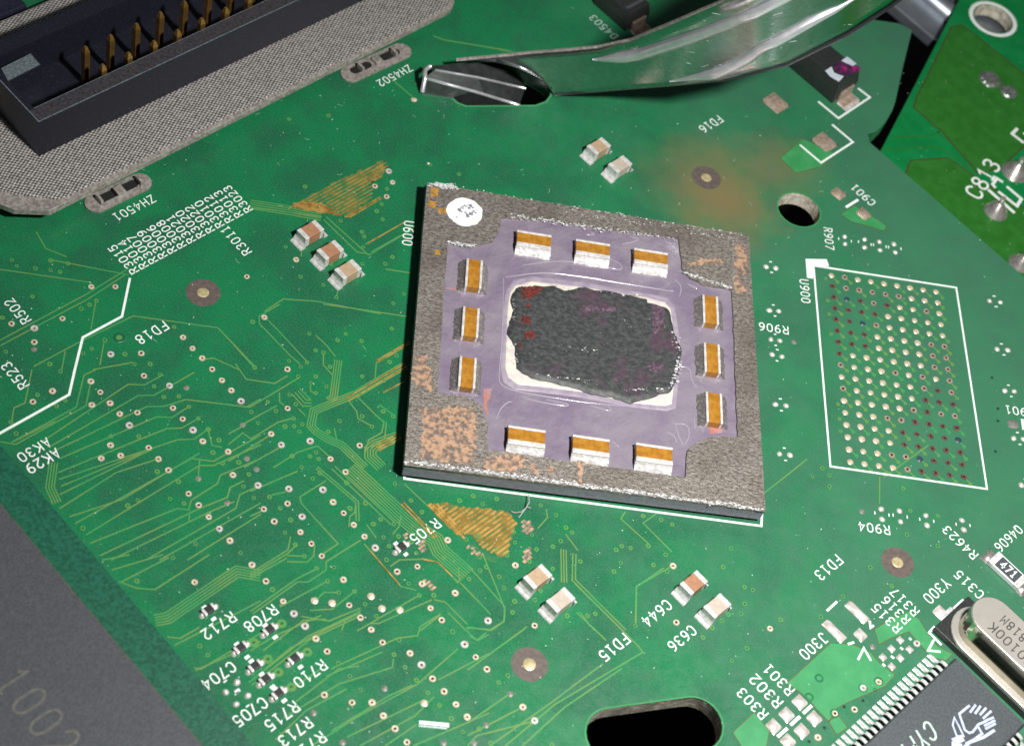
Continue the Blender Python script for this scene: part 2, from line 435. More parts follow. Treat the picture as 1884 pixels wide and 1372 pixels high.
def pierced(name, outer, holes, z0, z1, mat, parent=None):
    """A flat plate with holes cut right through it."""
    cu = bpy.data.curves.new(name, 'CURVE'); cu.dimensions = '2D'; cu.fill_mode = 'BOTH'
    cu.extrude = (z1 - z0) / 2 * S
    for poly in [outer] + list(holes):
        sp = cu.splines.new('POLY'); sp.points.add(len(poly) - 1); sp.use_cyclic_u = True
        for q, p in zip(sp.points, poly): q.co = (p[0] * S, p[1] * S, 0, 1)
    tmp = bpy.data.objects.new('tmp', cu); col.objects.link(tmp)
    dg = bpy.context.evaluated_depsgraph_get(); dg.update()
    me = bpy.data.meshes.new_from_object(tmp.evaluated_get(dg))
    bpy.data.objects.remove(tmp); me.name = name
    for v in me.vertices: v.co.z += (z0 + z1) / 2 * S
    me.materials.clear(); me.materials.append(mat)
    o = bpy.data.objects.new(name, me); col.objects.link(o); o['_o'] = (0, 0, 0)
    if parent is not None:
        o.location = -Vector(parent.get('_o', (0, 0, 0))) * S; o.parent = parent
    return o

def rough_patch(poly, z, height, step=0.25, amp=0.12, seed=0, edge=None):
    """A bumpy crust filling a polygon: returns an MB; the rim falls to z."""
    P = [Vector((p[0], p[1])) for p in poly]; n = len(P)
    xs, ys = [p.x for p in P], [p.y for p in P]
    inside = lambda q: sum(1 for i in range(n) if (P[i].y > q.y) != (P[(i + 1) % n].y > q.y) and q.x < (P[(i + 1) % n].x - P[i].x) * (q.y - P[i].y) / (P[(i + 1) % n].y - P[i].y) + P[i].x) % 2
    def dist(q):
        best = 9
        for i in range(n):
            a, b = P[i], P[(i + 1) % n]; d = b - a; t = max(0, min(1, (q - a).dot(d) / (d.length_squared or 1)))
            best = min(best, (q - a - d * t).length)
        return best
    pts, k = list(P), n
    rg = random.Random(seed)
    y = min(ys)
    while y < max(ys):
        x = min(xs)
        while x < max(xs):
            q = Vector((x + rg.uniform(-.3, .3) * step, y + rg.uniform(-.3, .3) * step))
            if inside(q) and dist(q) > step * 0.45: pts.append(q)
            x += step
        y += step
    vo, ed, fa, *_ = delaunay_2d_cdt(pts, [(i, (i + 1) % n) for i in range(n)], [list(range(n))], 1, 1e-5)
    out = []
    for q in vo:
        d = dist(q)
        e = min(1.0, d / (edge or step))
        h = height * (0.25 + 0.75 * e) + amp * e * mnoise.noise(Vector((q.x * 1.3, q.y * 1.3, seed)))+ amp * .5 * e * mnoise.noise(Vector((q.x * 4, q.y * 4, seed + 5)))
        out.append(Vector((q.x, q.y, z + max(0.01, h))))
    m = MB(); m.mesh_(out, [list(f) for f in fa])
    for i in range(n):
        a, b = P[i], P[(i + 1) % n]
        m.face([(a.x, a.y, z - .02), (b.x, b.y, z - .02), (b.x, b.y, z + height * .25), (a.x, a.y, z + height * .25)])
    return m

flat = lambda P: [(p[0], p[1]) for p in P]
def ragged(poly, amp=0.12, step=0.25, seed=1):
    out, rg = [], random.Random(seed); n = len(poly)
    for i in range(n):
        a, b = Vector(poly[i][:2]), Vector(poly[(i + 1) % n][:2]); L = (b - a).length; k = max(1, int(L / step))
        d = (b - a).normalized() if L else Vector((1, 0)); nn = Vector((-d.y, d.x))
        for j in range(k): out.append(a + (b - a) * (j / k) + nn * rg.uniform(-amp, amp))
    return [(q.x, q.y) for q in out]

# stroke lettering: strokes in a 0..0.62 x 0..1 cell
def arc(cx, cy, rx, ry, a0, a1, n=8):
    return [(cx + rx * math.cos(math.radians(a0 + (a1 - a0) * i / n)), cy + ry * math.sin(math.radians(a0 + (a1 - a0) * i / n))) for i in range(n + 1)]
W_ = 0.6
GL = {
 '0': [arc(.3, .68, .3, .32, 0, 180) + arc(.3, .32, .3, .32, 180, 360) + [(.6, .68)]],
 '1': [[(.12, .8), (.32, 1), (.32, 0)], [(.14, 0), (.5, 0)]],
 '2': [arc(.3, .72, .28, .28, 170, -40) + [(.0, 0), (.6, 0)]],
 '3': [arc(.28, .76, .28, .24, 150, -90) + arc(.28, .26, .3, .26, 90, -150)],
 '4': [[(.45, 0), (.45, 1), (.0, .3), (.62, .3)]],
 '5': [[(.56, 1), (.08, 1), (.05, .55)] + arc(.28, .32, .3, .32, 125, -150)],
 '6': [arc(.3, .29, .29, .29, 0, 360, 12), [(.01, .3), (.04, .62), (.22, .9), (.50, 1.0)]],
 '7': [[(.0, 1), (.6, 1), (.2, 0)]],
 '8': [arc(.3, .77, .24, .23, 0, 360, 12), arc(.3, .27, .3, .27, 0, 360, 12)],
 '9': [arc(.3, .71, .29, .29, 0, 360, 12), [(.59, .7), (.56, .38), (.38, .1), (.10, 0)]],
 'R': [[(0, 0), (0, 1), (.3, 1)] + arc(.32, .75, .27, .25, 90, -90) + [(0, .5)], [(.3, .5), (.6, 0)]],
 'C': [arc(.32, .68, .3, .32, 20, 180) + arc(.32, .32, .3, .32, 180, 340)],
 'U': [[(0, 1), (0, .3)] + arc(.3, .3, .3, .3, 180, 360) + [(.6, 1)]],
 'F': [[(0, 0), (0, 1), (.58, 1)], [(0, .53), (.45, .53)]],
 'D': [[(0, 0), (0, 1), (.25, 1)] + arc(.25, .5, .35, .5, 90, -90) + [(0, 0)]],
 'Z': [[(0, 1), (.6, 1), (0, 0), (.6, 0)]],
 'H': [[(0, 0), (0, 1)], [(.6, 0), (.6, 1)], [(0, .5), (.6, .5)]],
 'A': [[(0, 0), (.3, 1), (.6, 0)], [(.12, .35), (.48, .35)]],
 'K': [[(0, 0), (0, 1)], [(.58, 1), (0, .42)], [(.2, .6), (.6, 0)]],
 'J': [[(.15, 1), (.5, 1), (.5, .28)] + arc(.25, .28, .25, .28, 0, -170)],
 'Y': [[(0, 1), (.3, .5), (.6, 1)], [(.3, .5), (.3, 0)]],
 'Q': [arc(.3, .68, .3, .32, 0, 180) + arc(.3, .32, .3, .32, 180, 360) + [(.6, .68)], [(.38, .2), (.55, .04)]],
 'M': [[(0, 0), (0, 1), (.3, .4), (.6, 1), (.6, 0)]],
 'P': [[(0, 0), (0, 1), (.3, 1)] + arc(.32, .74, .27, .26, 90, -90) + [(0, .48)]],
 'E': [[(.58, 0), (0, 0), (0, 1), (.58, 1)], [(0, .52), (.45, .52)]],
 'S': [arc(.3, .75, .27, .25, 30, 270) + arc(.3, .25, .29, .25, 90, -150)],
}
def lettering(text, first, last, z, name, mat, parent, snap=45, h=None, stroke=0.115, slant=0.0, wide=1.0):
    """Strokes along the line of character centres from first to last."""
    first, last = Vector((first[0], first[1], 0)), Vector((last[0], last[1], 0))
    d = last - first; L = d.length
    a = math.atan2(d.y, d.x)
    if snap: a = math.radians(round(math.degrees(a) / snap) * snap)
    t, up = Vector((math.cos(a), math.sin(a), 0)), Vector((-math.sin(a), math.cos(a), 0))
    adv = L / max(1, len(text) - 1); mid = (first + last) / 2
    H = h or adv * 1.27; sw = stroke * H
    cw = min(0.62 * adv, 0.56 * H) * wide
    m = MB()
    for i, ch in enumerate(text):
        c = mid + t * (adv * (i - (len(text) - 1) / 2))
        for k_, st in enumerate(GL.get(ch, [])):
            m.ribbon([c + t * ((x - .3) / .6 * cw + slant * (y - .5) * H) + up * ((y - .5) * (H - sw)) for x, y in st], sw, z + .004 * k_, caps=True)
    return m.build(name, mat, parent)

# ------------------------------------------------------------------ surroundings
tb = MB(); tb.face([(-900, -700, -38), (900, -700, -38), (900, 900, -38), (-900, 900, -38)])
table = tb.build('table_surface', M['table']); table['kind'] = 'structure'

# ------------------------------------------------------------------ main board
board = thing('circuit_board', 'large green circuit board filling the picture, printed with white part numbers', 'circuit board', (0, 0, 0))
e1, e2 = at(1600, 262), at(1884, 515)
outer = [Vector((-80, -70, 0)), Vector((62, -70, 0)), e2 + SE * 24, e1, at(1597, 247), at(1612, 242), at(1628, 226), at(1641, 205), at(1647, 188),
         at(1662, 120), at(1678, 56), at(1655, 44), at(1560, 30), at(1470, -40), at(1430, -140), Vector((-80, 100, 0))]
hx = [at(1470 + 41.5 * math.cos(a), 385 + 0 * a) for a in (0, math.pi)]
hc = at(1470, 386); hr = 2.08
hole_round = [hc + Vector((hr * math.cos(t * math.pi / 16), hr * math.sin(t * math.pi / 16), 0)) for t in range(32)]
def slot(p, q, r, n=12):
    d = (q - p).normalized(); a0 = math.atan2(d.y, d.x)
    return [q + Vector((math.cos(a0 - math.pi / 2 + math.pi * i / n), math.sin(a0 - math.pi / 2 + math.pi * i / n), 0)) * r for i in range(n + 1)] + \
           [p + Vector((math.cos(a0 + math.pi / 2 + math.pi * i / n), math.sin(a0 + math.pi / 2 + math.pi * i / n), 0)) * r for i in range(n + 1)]
s_a, s_b = TG(870, 1100), TG(1430, 1060)
s_dir = (TG(1450, 920) - TG(930, 985)).normalized()
s_up = Vector((-s_dir.y, s_dir.x, 0))
sr = 2.15
s_q = TG(1410, 915) - s_up * sr
s_p = TG(900, 985) - s_up * sr
hole_slot = slot(s_p, s_q, sr)
ck = [at(*p) for p in ((832, 181), (842, 190), (858, 196), (985, 195), (1005, 188), (1014, 176), (1013, 163), (1001, 150), (981, 138), (950, 124), (915, 114), (860, 114), (836, 135))]
board_z = -1.6
pierced('laminate_panel', outer, [hole_round, hole_slot, ck], board_z, 0, M['mask'], board)
def hole_wall(poly, label):
    m = MB(); n = len(poly)
    c = sum(poly, Vector()) / n
    for i in range(n):
        a, b = [c + (p - c) * 0.996 for p in (poly[i], poly[(i + 1) % n])]
        m.face([(a.x, a.y, -.03), (b.x, b.y, -.03), (b.x, b.y, board_z - .0), (a.x, a.y, board_z)])
    o = m.build('hole_wall', M['laminate'], board); o['label'] = label
    m = MB()
    m.ribbon([c + (p - c) * 1.02 for p in poly] + [c + (poly[0] - c) * 1.02], .12, .012)
    m.build('hole_rim', M['mask_plane_dim'], board)
hole_wall(hole_round, 'rough tan wall of the round hole'); hole_wall(hole_slot, 'rough tan wall of the long slot')
m = MB(); m.ribbon(ck + ck[:1], .2, .012); m.build('hole_rim', M['mask_plane'], board)

# light copper planes under the mask
for pts in (TH.many([(370, 890), (650, 632), (790, 640), (905, 690), (960, 755), (1062, 835), (1000, 905), (760, 1010), (690, 1045), (640, 1130), (560, 1050), (510, 985), (430, 925)]),
            TH.many([(930, 545), (1050, 470), (1150, 430), (1215, 480), (1262, 555), (1330, 650), (1430, 700), (1390, 742), (1290, 722), (1230, 650), (1150, 560), (1040, 598), (960, 640)]),
            TH.many([(28, 1200), (165, 1072), (262, 1190), (240, 1300), (110, 1330)]),
            TO.many([(138, 1135), (295, 995), (530, 1100), (430, 1195), (250, 1240)]),
            TK.many([(570, 250), (670, 190), (800, 265), (900, 335), (880, 368), (640, 300)]),
            TH.many([(640, 1130), (700, 1090), (760, 1170), (690, 1215)])):
    m = MB(); m.prism(pts, 0.0, 0.012); m.build('copper_plane', M['mask_plane'] if pts[0].y < 0 else M['mask_plane_dim'], board)
    m = MB(); m.ribbon(pts + pts[:1], .06, .016); m.build('plane_edge', M['mask_edge'], board)

# --- traces
def offs(pts, d):
    out = []
    for i, p in enumerate(pts):
        a = (pts[i] - pts[i - 1]).normalized() if i else (pts[1] - pts[0]).normalized()
        b = (pts[i + 1] - pts[i]).normalized() if i < len(pts) - 1 else a
        t = (a + b).normalized() if (a + b).length > 1e-6 else a
        n = Vector((-t.y, t.x, 0)); k = min(2, 1 / max(.4, n.dot(Vector((-a.y, a.x, 0)))))
        out.append(p + n * d * k)
    return out
TRACES = []
def tr(sheet, pts, n=1, gap=.26, w=.11):
    P = sheet.many(pts)
    for i in range(n): TRACES.append((offs(P, (i - (n - 1) / 2) * gap) if n > 1 else P, w))
for p in ([(80, 525), (550, 270), (605, 40), (690, 0)], [(110, 540), (620, 260), (650, 110)], [(300, 520), (925, 105), (1040, 110), (1180, 35)],
          [(350, 560), (1000, 185), (1110, 185), (1400, 20)], [(380, 590), (1060, 265), (1180, 265), (1340, 215), (1780, 268), (1882, 210)],
          [(430, 640), (1130, 340), (1240, 345), (1360, 268)], [(420, 740), (1200, 425), (1310, 420), (1430, 352)], [(425, 790), (1280, 505), (1400, 500), (1500, 430), (1530, 545), (1600, 560)],
          [(440, 840), (1020, 600)], [(430, 900), (1100, 570)], [(430, 1000), (840, 740), (1150, 640)], [(540, 1110), (1380, 640), (1540, 660), (1882, 470)],
          [(500, 1060), (880, 935), (1290, 690), (1440, 600)], [(620, 1190), (1440, 690), (1540, 690), (1882, 540)],
          [(650, 1250), (1280, 1000), (1360, 1010), (1380, 940), (1570, 820), (1590, 760), (1882, 640)], [(720, 1340), (1440, 1000), (1640, 920), (1660, 850), (1760, 800)],
          [(800, 1372), (1500, 1030), (1690, 950)], [(1050, 1372), (1700, 1000), (1730, 900), (1882, 830)], [(1150, 1372), (1882, 960)], [(1350, 1372), (1882, 1040)],
          [(1360, 1100), (1370, 1020)], [(1430, 770), (1440, 640)], [(230, 0), (180, 240), (100, 275), (85, 370)], [(90, 520), (400, 370)], [(0, 520), (110, 540)]):
    tr(TB, p)
tr(TB, [(385, 670), (360, 850), (410, 960)], 4, .2)
for p in ([(0, 1160), (620, 830), (930, 640)], [(0, 1200), (640, 860), (900, 690)], [(0, 650), (660, 745)], [(240, 1350), (560, 1180), (960, 985), (1570, 1070), (1840, 1350)], [(690, 880), (655, 1085)],
          [(360, 580), (930, 690)], [(470, 1240), (445, 1372)], [(750, 1170), (720, 1340)], [(960, 1320), (670, 1372)], [(1460, 1300), (1540, 1290), (1720, 1372)], [(260, 380), (330, 500), (480, 560)]):
    tr(TA, p)
for p in ([(800, 0), (1100, 40), (1520, 105)], [(430, 0), (260, 100), (260, 160), (520, 430), (600, 500)], [(310, 110), (420, 220), (660, 480)], [(0, 290), (210, 525)], [(60, 500), (150, 630), (390, 665), (500, 600)],
          [(0, 845), (180, 865), (590, 620)], [(1500, 330), (1245, 490), (1235, 620)], [(1520, 320), (1260, 470)], [(1300, 745), (1480, 650)], [(735, 260), (830, 350), (900, 440)],
          [(800, 410), (800, 510), (870, 590)], [(690, 680), (690, 730), (730, 750)], [(430, 740), (430, 820), (470, 850)], [(120, 1010), (410, 850)], [(0, 1090), (150, 1010)], [(0, 1180), (120, 1080), (190, 1130), (420, 990), (530, 960)],
          [(0, 1320), (350, 1100)], [(130, 1372), (440, 1200)], [(380, 1372), (590, 1240), (750, 1190), (860, 1290)], [(1090, 780), (1240, 930), (1310, 990), (1290, 1080), (1180, 1140), (1150, 1250)],
          [(1010, 810), (1080, 900), (1090, 960), (1200, 1020)], [(1330, 990), (1315, 1130), (1200, 1200)], [(890, 1040), (910, 1130)], [(1250, 870), (1280, 850), (1400, 940)], [(590, 880), (650, 940)]):
    tr(TC, p)
tr(TC, [(1490, 510), (1080, 750), (720, 895), (695, 1020), (740, 1070), (850, 1140), (950, 1180), (1150, 1372)], 4, .2)
tr(TC, [(925, 470), (885, 780), (840, 810)], 4, .19)
tr(TC, [(1435, 1110), (1240, 1180), (1195, 1220), (1195, 1280), (1290, 1372)], 5, .22)
tr(TC, [(560, 740), (640, 830), (700, 830)], 3, .3); tr(TC, [(600, 710), (690, 800)], 1)
tr(TD, [(840, 0), (1290, 420), (1400, 510), (1560, 610), (1600, 700), (1829, 900)], 7, .22)
tr(TD, [(560, 0), (900, 290), (905, 450)], 2, .22); tr(TD, [(700, 0), (1000, 280), (1200, 470)], 2, .35)
for p in ([(640, 110), (420, 245), (430, 300), (740, 640), (620, 720)], [(960, 640), (1270, 1000), (1400, 1030)], [(980, 480), (1060, 590)], [(310, 740), (440, 745)], [(310, 790), (480, 795), (535, 740), (545, 650)],
          [(0, 890), (320, 690), (340, 580)], [(0, 910), (320, 720), (390, 650)], [(0, 930), (310, 760)], [(0, 1210), (400, 930), (560, 850)], [(20, 1230), (400, 960), (490, 960), (640, 860), (640, 790), (930, 610)],
          [(250, 1170), (650, 955)], [(430, 1250), (660, 1290), (930, 1180)], [(560, 1110), (620, 1050), (740, 1050)], [(500, 1200), (690, 1190), (880, 1040)], [(770, 1372), (800, 1280), (930, 1200)], [(900, 1372), (1420, 1075)],
          [(1010, 1310), (1080, 1310), (1530, 1110)], [(1430, 1372), (1600, 1240)], [(1545, 1110), (1640, 1130), (1829, 1320)], [(1180, 830), (1260, 775), (1450, 770), (1580, 795), (1750, 970)], [(1200, 560), (1250, 500), (1270, 400)],
          [(0, 410), (110, 360)], [(0, 200), (400, 30)], [(180, 230), (300, 205)], [(830, 500), (840, 410), (880, 380), (890, 300)], [(1750, 830), (1760, 960)], [(1300, 140), (1500, 330)]):
    tr(TD, p)
tr(TE, [(1085, 590), (1090, 830)], 3, .21); tr(TE, [(1165, 620), (1160, 810), (1530, 1178)], 2, .25)
for p in ([(390, 700), (660, 1000), (655, 1110), (560, 1178)], [(340, 830), (560, 1060)], [(960, 300), (970, 360), (900, 440)], [(1100, 480), (1190, 600)], [(1530, 320), (1500, 370), (1700, 550)], [(1760, 330), (1660, 400), (1870, 610)],
          [(1870, 710), (1610, 860), (1605, 1120)], [(1200, 1040), (1310, 1178)], [(60, 655), (170, 680), (330, 830)]):
    tr(TE, p)
for p in ([(700, 370), (890, 550)], [(1100, 590), (1125, 625), (560, 960), (240, 1228)], [(690, 185), (1100, 590)], [(870, 700), (680, 840), (550, 940), (140, 1228)], [(990, 730), (620, 980), (350, 1228)],
          [(1080, 440), (1085, 205), (1260, 85)], [(380, 460), (360, 480), (0, 740)], [(0, 1080), (260, 900)], [(0, 1160), (330, 990)], [(0, 1225), (60, 1160), (420, 1070)], [(0, 465), (140, 485), (230, 430)], [(10, 520), (60, 550), (120, 500)]):
    tr(TG, p, w=.13)
tr(TG, [(100, 0), (240, 350), (235, 430)], 1)
for p in ([(320, 480), (600, 330), (870, 200)], [(480, 1250), (860, 1010), (1320, 760), (1640, 480)], [(640, 1130), (1100, 850), (1280, 770)], [(760, 1180), (1340, 900)], [(860, 1250), (1300, 1010), (1450, 860)], [(260, 1030), (700, 760), (1120, 630), (1130, 560)],
          [(200, 1200), (440, 970), (760, 800)], [(0, 500), (200, 380), (560, 220)], [(100, 500), (420, 260), (600, 250)], [(640, 640), (1160, 400), (1320, 380), (1340, 310), (1500, 210)], [(600, 700), (1040, 510)], [(1700, 320), (1882, 330)], [(1560, 200), (1700, 340), (1790, 420), (1882, 370)],
          [(1060, 1250), (1310, 1080)], [(1280, 1250), (1882, 990)], [(1480, 730), (1882, 520)], [(120, 640), (330, 470)], [(280, 830), (560, 640)], [(360, 900), (700, 640), (860, 620)]):
    tr(TF, p)
tr(TF, [(0, 760), (460, 400), (840, 220)], 2, .3)
tr(TV, [(1110, 470), (1200, 455), (1700, 120), (1870, 150)], 5, .22)
for p in ([(730, 40), (930, 0)], [(800, 110), (1170, 0)], [(850, 190), (980, 240), (1110, 250), (1500, 0)], [(860, 200), (1210, 20)], [(1200, 590), (1290, 600), (1430, 520)], [(1250, 650), (1870, 330)], [(1390, 810), (1440, 820), (1870, 560)], [(1400, 830), (1870, 620)]):
    tr(TV, p)
for p in ([(0, 470), (200, 490), (600, 545)], [(620, 570), (900, 840), (1010, 860), (1380, 640)], [(970, 775), (1280, 600)], [(1020, 840), (1270, 700)], [(1140, 985), (1370, 1020)], [(120, 1340), (280, 1235), (560, 1255), (1100, 1360)], [(640, 545), (1000, 870)], [(740, 1140), (730, 1210)], [(435, 800), (430, 880)]):
    tr(TI, p)
tr(TI, [(0, 440), (330, 490), (600, 540)], 5, .24)
for p in ([(1320, 260), (1400, 290), (1882, 370)], [(1040, 590), (1170, 700)]): tr(TJ, p, w=.16)
tr(TX, [(0, 360), (120, 385)], w=.16)
for p in ([(850, 770), (848, 960)], [(880, 770), (1200, 540)], [(330, 640), (180, 760), (0, 900)]): tr(TM, p)
big = sorted(TRACES, key=lambda t: -sum((t[0][i + 1] - t[0][i]).length for i in range(len(t[0]) - 1)))
for i_, (pts, w) in enumerate(big):
    z_ = .010 + .00012 * i_
    m = MB(); m.ribbon(pts, w, z_, th=z_); m.build('copper_trace', M['trace'], board)

# scraped-bare copper fans
def clip_line(poly, p, d):
    ts = []; n = len(poly)
    for i in range(n):
        a, b = poly[i], poly[(i + 1) % n]; e = b - a
        den = d.x * e.y - d.y * e.x
        if abs(den) < 1e-9: continue
        t = ((a.x - p.x) * e.y - (a.y - p.y) * e.x) / den; u = ((a.x - p.x) * d.y - (a.y - p.y) * d.x) / den
        if 0 <= u < 1: ts.append(t)
    ts.sort(); return [(ts[i], ts[i + 1]) for i in range(0, len(ts) - 1, 2)]
def fan(poly, d, pitch, w, z, name, mat, jag=.25, skip=0.0):
    d = d.normalized(); n = Vector((-d.y, d.x, 0)); c = sum(poly, Vector()) / len(poly)
    for k in range(-60, 61):
        p = c + n * (pitch * k)
        if rnd.random() < skip: continue
        for t0, t1 in clip_line(poly, p, d):
            a, b = t0 + rnd.uniform(-jag, jag), t1 + rnd.uniform(-jag, jag)
            if b - a < .2: continue
            m = MB(); P = [p + d * (a + (b - a) * i / 4) for i in range(5)]
            m.ribbon(P, w, z, th=z); m.build(name, mat, board)
def worn(pts, mat, seed, name='worn_mask'):
    m = MB(); m.prism(ragged(flat(pts), .16, .3, seed), 0, .012); m.build(name, mat, board)
M['worn'] = simple('worn_olive_mask', (0.13, 0.165, 0.045), (0.02, 0.16, 0.058), 6, 0.4, lo=.38, hi=.6)
M['worn_gold'] = simple('worn_gold_mask', (0.24, 0.19, 0.045), (0.04, 0.155, 0.05), 5, 0.4, .2, lo=.42, hi=.66)
worn(TI.many([(350, 460), (450, 400), (760, 230), (1105, 75), (1135, 140), (1110, 215), (1000, 262), (1020, 380), (830, 545), (700, 500), (610, 430)]), M['worn'], 90)
worn(TE.many([(100, 262), (240, 258), (320, 280), (560, 300), (690, 325), (745, 400), (700, 520), (690, 600), (640, 640), (520, 590), (405, 470), (330, 490), (200, 370)]), M['worn_gold'], 91)
worn(TE.many([(390, 540), (500, 600), (560, 640), (640, 650), (600, 680), (470, 640)]), M['worn'], 92)
fan(TI.many([(340, 462), (400, 425), (620, 425), (700, 500), (830, 548), (620, 512), (450, 488)]), Vector((1, .12, 0)), .16, .15, .022, 'bare_copper_strip', M['gold'])
fan(TI.many([(350, 460), (450, 400), (760, 230), (1105, 75), (1135, 140), (1110, 215), (1000, 262), (1020, 380), (830, 545), (700, 500), (610, 430)]), NE, .34, .085, .020, 'bare_copper_trace', M['gold'], .6)
fan(TI.many([(930, 240), (1105, 90), (1130, 140), (1120, 205), (1000, 262)]), NE, .20, .10, .024, 'bare_copper_strip', M['gold'], .25)
g2 = TE.many([(100, 262), (240, 258), (268, 300), (320, 280), (560, 300), (690, 325), (745, 400), (700, 520), (690, 600), (640, 640), (520, 590), (405, 470), (330, 490), (200, 370)])
fan(g2, NE, .36, .19, .020, 'bare_copper_strip', M['gold'], .12)
fan(TE.many([(100, 262), (170, 262), (390, 480), (350, 500), (180, 350)]), SE, .27, .2, .026, 'bare_copper_trace', M['gold'], .3)
fan(TE.many([(780, 360), (865, 400), (860, 470), (810, 500)]), NE, .3, .24, .02, 'bare_copper_strip', M['copper'], .2)
fan(TE.many([(770, 650), (850, 560), (860, 640), (800, 685)]), NE, .3, .26, .02, 'bare_copper_strip', M['copper'], .2)
fan(TE.many([(380, 560), (480, 600), (500, 640), (420, 610)]), NE, .3, .22, .02, 'bare_copper_strip', M['copper'], .2)
fan(TD.many([(1270, 540), (1320, 540), (1330, 590), (1290, 600)]), NE, .25, .2, .02, 'bare_copper_strip', M['copper'], .1)
fan(TD.many([(1400, 640), (1470, 600), (1480, 700), (1440, 720)]), NE, .3, .2, .02, 'bare_copper_strip', M['copper'], .1)
fan(TD.many([(1420, 930), (1520, 960), (1590, 1040), (1540, 1040)]), NE, .3, .2, .02, 'bare_copper_strip', M['copper'], .1)

for sh_, pts, n_, gp in ((TC, [(1000, 802), (1490, 512)], 2, .32), (TC, [(1250, 482), (1525, 322)], 2, .2), (TC, [(1300, 742), (1480, 650)], 1, .2), (TC, [(1250, 1215), (1440, 1105)], 3, .24), (TI, [(830, 545), (1100, 385)], 2, .2), (TI, [(990, 770), (1300, 590)], 1, .2), (TD, [(1440, 770), (1580, 795), (1700, 915)], 1, .2), (TD, [(1010, 700), (1260, 990)], 1, .2), (TD, [(1280, 300), (1560, 590)], 2, .25)):
    for i_ in range(n_):
        m = MB(); m.ribbon(offs(sh_.many(pts), (i_ - (n_ - 1) / 2) * gp), .10, .056, th=.056); m.build('bare_copper_trace', M['gold'], board)
# --- vias
def via_data(name, r0_, r1_, z, mats, fill=False):
    m = MB()
    m.cur = 0
    if fill: m.dome((0, 0), r1_, r1_, z, 0, n=14)
    else:
        m.ring((0, 0), r0_, r1_, 0, z, 14); m.cur = 1; m.disc((0, 0), r0_ * 1.02, .006, 12)
    return m.data(name, mats)
V_OPEN = [via_data('via', .085, .275, .05, [M['pad'], M['well']]), via_data('via', .115, .265, .05, [M['pad'], M['well']]), via_data('via', .10, .30, .06, [M['solder_white'], M['well']])]
V_FILL = via_data('via', 0, .29, .07, [M['pad']], True)
V_DULL = via_data('via', 0, .24, .05, [simple('grey_via_cap', (0.25, .22, .2), (.14, .13, .12), 40, .4)], True)
V_TENT = [via_data('tented_via', .07, .205, .035, [M['tent'], M['tent_in']]), via_data('tented_via', .09, .185, .03, [M['tent'], M['tent_in']])]
def put(name, data, p, s=1.0, rot=None):
    o = bpy.data.objects.new(name, data); col.objects.link(o); o.parent = board
    o.location = (p[0] * S, p[1] * S, 0); o.scale = (s, s, 1); o.rotation_euler.z = rnd.uniform(0, 6.28) if rot is None else rot
    return o
seen = []
def fresh(p, r=.28):
    for q in seen:
        if (q - p).length < r: return False
    seen.append(p); return True
OPEN = [(TA, [(658, 775), (832, 775), (1780, 703), (450, 1005), (83, 1042), (247, 1075), (247, 1175), (798, 1262), (1018, 1255), (1320, 1140), (1388, 1220), (1458, 1290), (1530, 1370)]),
 (TB, [(655, 85), (378, 155), (237, 232), (723, 163), (662, 255), (793, 242), (863, 320), (933, 402), (990, 310), (1038, 45), (1222, 117), (1247, 277), (1317, 356), (1391, 436), (1462, 517), (1600, 77), (1668, 150), (1738, 228), (797, 545), (870, 620), (730, 640), (1072, 563), (1142, 645), (1215, 725), (1645, 592), (1680, 760), (1860, 835), (1360, 895), (1433, 977), (1505, 1062), (1582, 1148), (1658, 1233)]),
 (TC, [(303, 110), (497, 546), (27, 722), (108, 815), (498, 875), (360, 1090), (445, 1182), (688, 1150), (1105, 1187), (860, 1300), (5, 1240)]),
 (TD, [(75, 150), (325, 180), (315, 303), (115, 350), (203, 453), (437, 413), (423, 543), (515, 640), (603, 743), (803, 37), (612, 187), (698, 290), (787, 383), (872, 482), (962, 580), (1052, 675), (1237, 875), (1407, 832), (1447, 978), (1662, 610), (1725, 1055), (1518, 1182), (1612, 1282), (833, 1157), (928, 1262), (462, 1333), (278, 1125), (368, 1228), (133, 955), (15, 818), (785, 943), (1018, 1362)]),
 (TE, [(738, 705), (540, 1105), (877, 1140), (1877, 710)]),
 (TF, [(518, 405), (607, 505), (585, 848), (803, 908), (960, 908), (1050, 1012), (1142, 1113), (1235, 1220), (1043, 435), (955, 335), (1260, 520), (1350, 612), (1437, 720), (1528, 820), (1622, 922), (1710, 1022), (1690, 450), (1777, 550), (1865, 645)]),
 (TG, [(355, 978), (430, 1065), (1340, 435)]), (TH, [(265, 540), (957, 880), (858, 918), (803, 1055), (678, 1080), (570, 1233), (1200, 635)]),
 (TI, [(1167, 162), (1198, 255), (1050, 287), (1148, 375), (387, 905)]), (TV, [(1395, 198), (1800, 72)])]
for sh, pts in OPEN:
    for k, (x, y) in enumerate(pts):
        p = sh(x, y)
        if fresh(p): put('via', V_OPEN[(k * 7 + int(x)) % 5 % 3], p, rnd.uniform(.92, 1.06))
for sh, pts in ((TD, [(543, 1117), (690, 1137), (1018, 1080), (1110, 1183), (1260, 1195)]), (TF, [(1372, 912)]), (TJ, [(1183, 720)])):
    for x, y in pts:
        p = sh(x, y)
        if fresh(p): put('via', V_FILL, p)
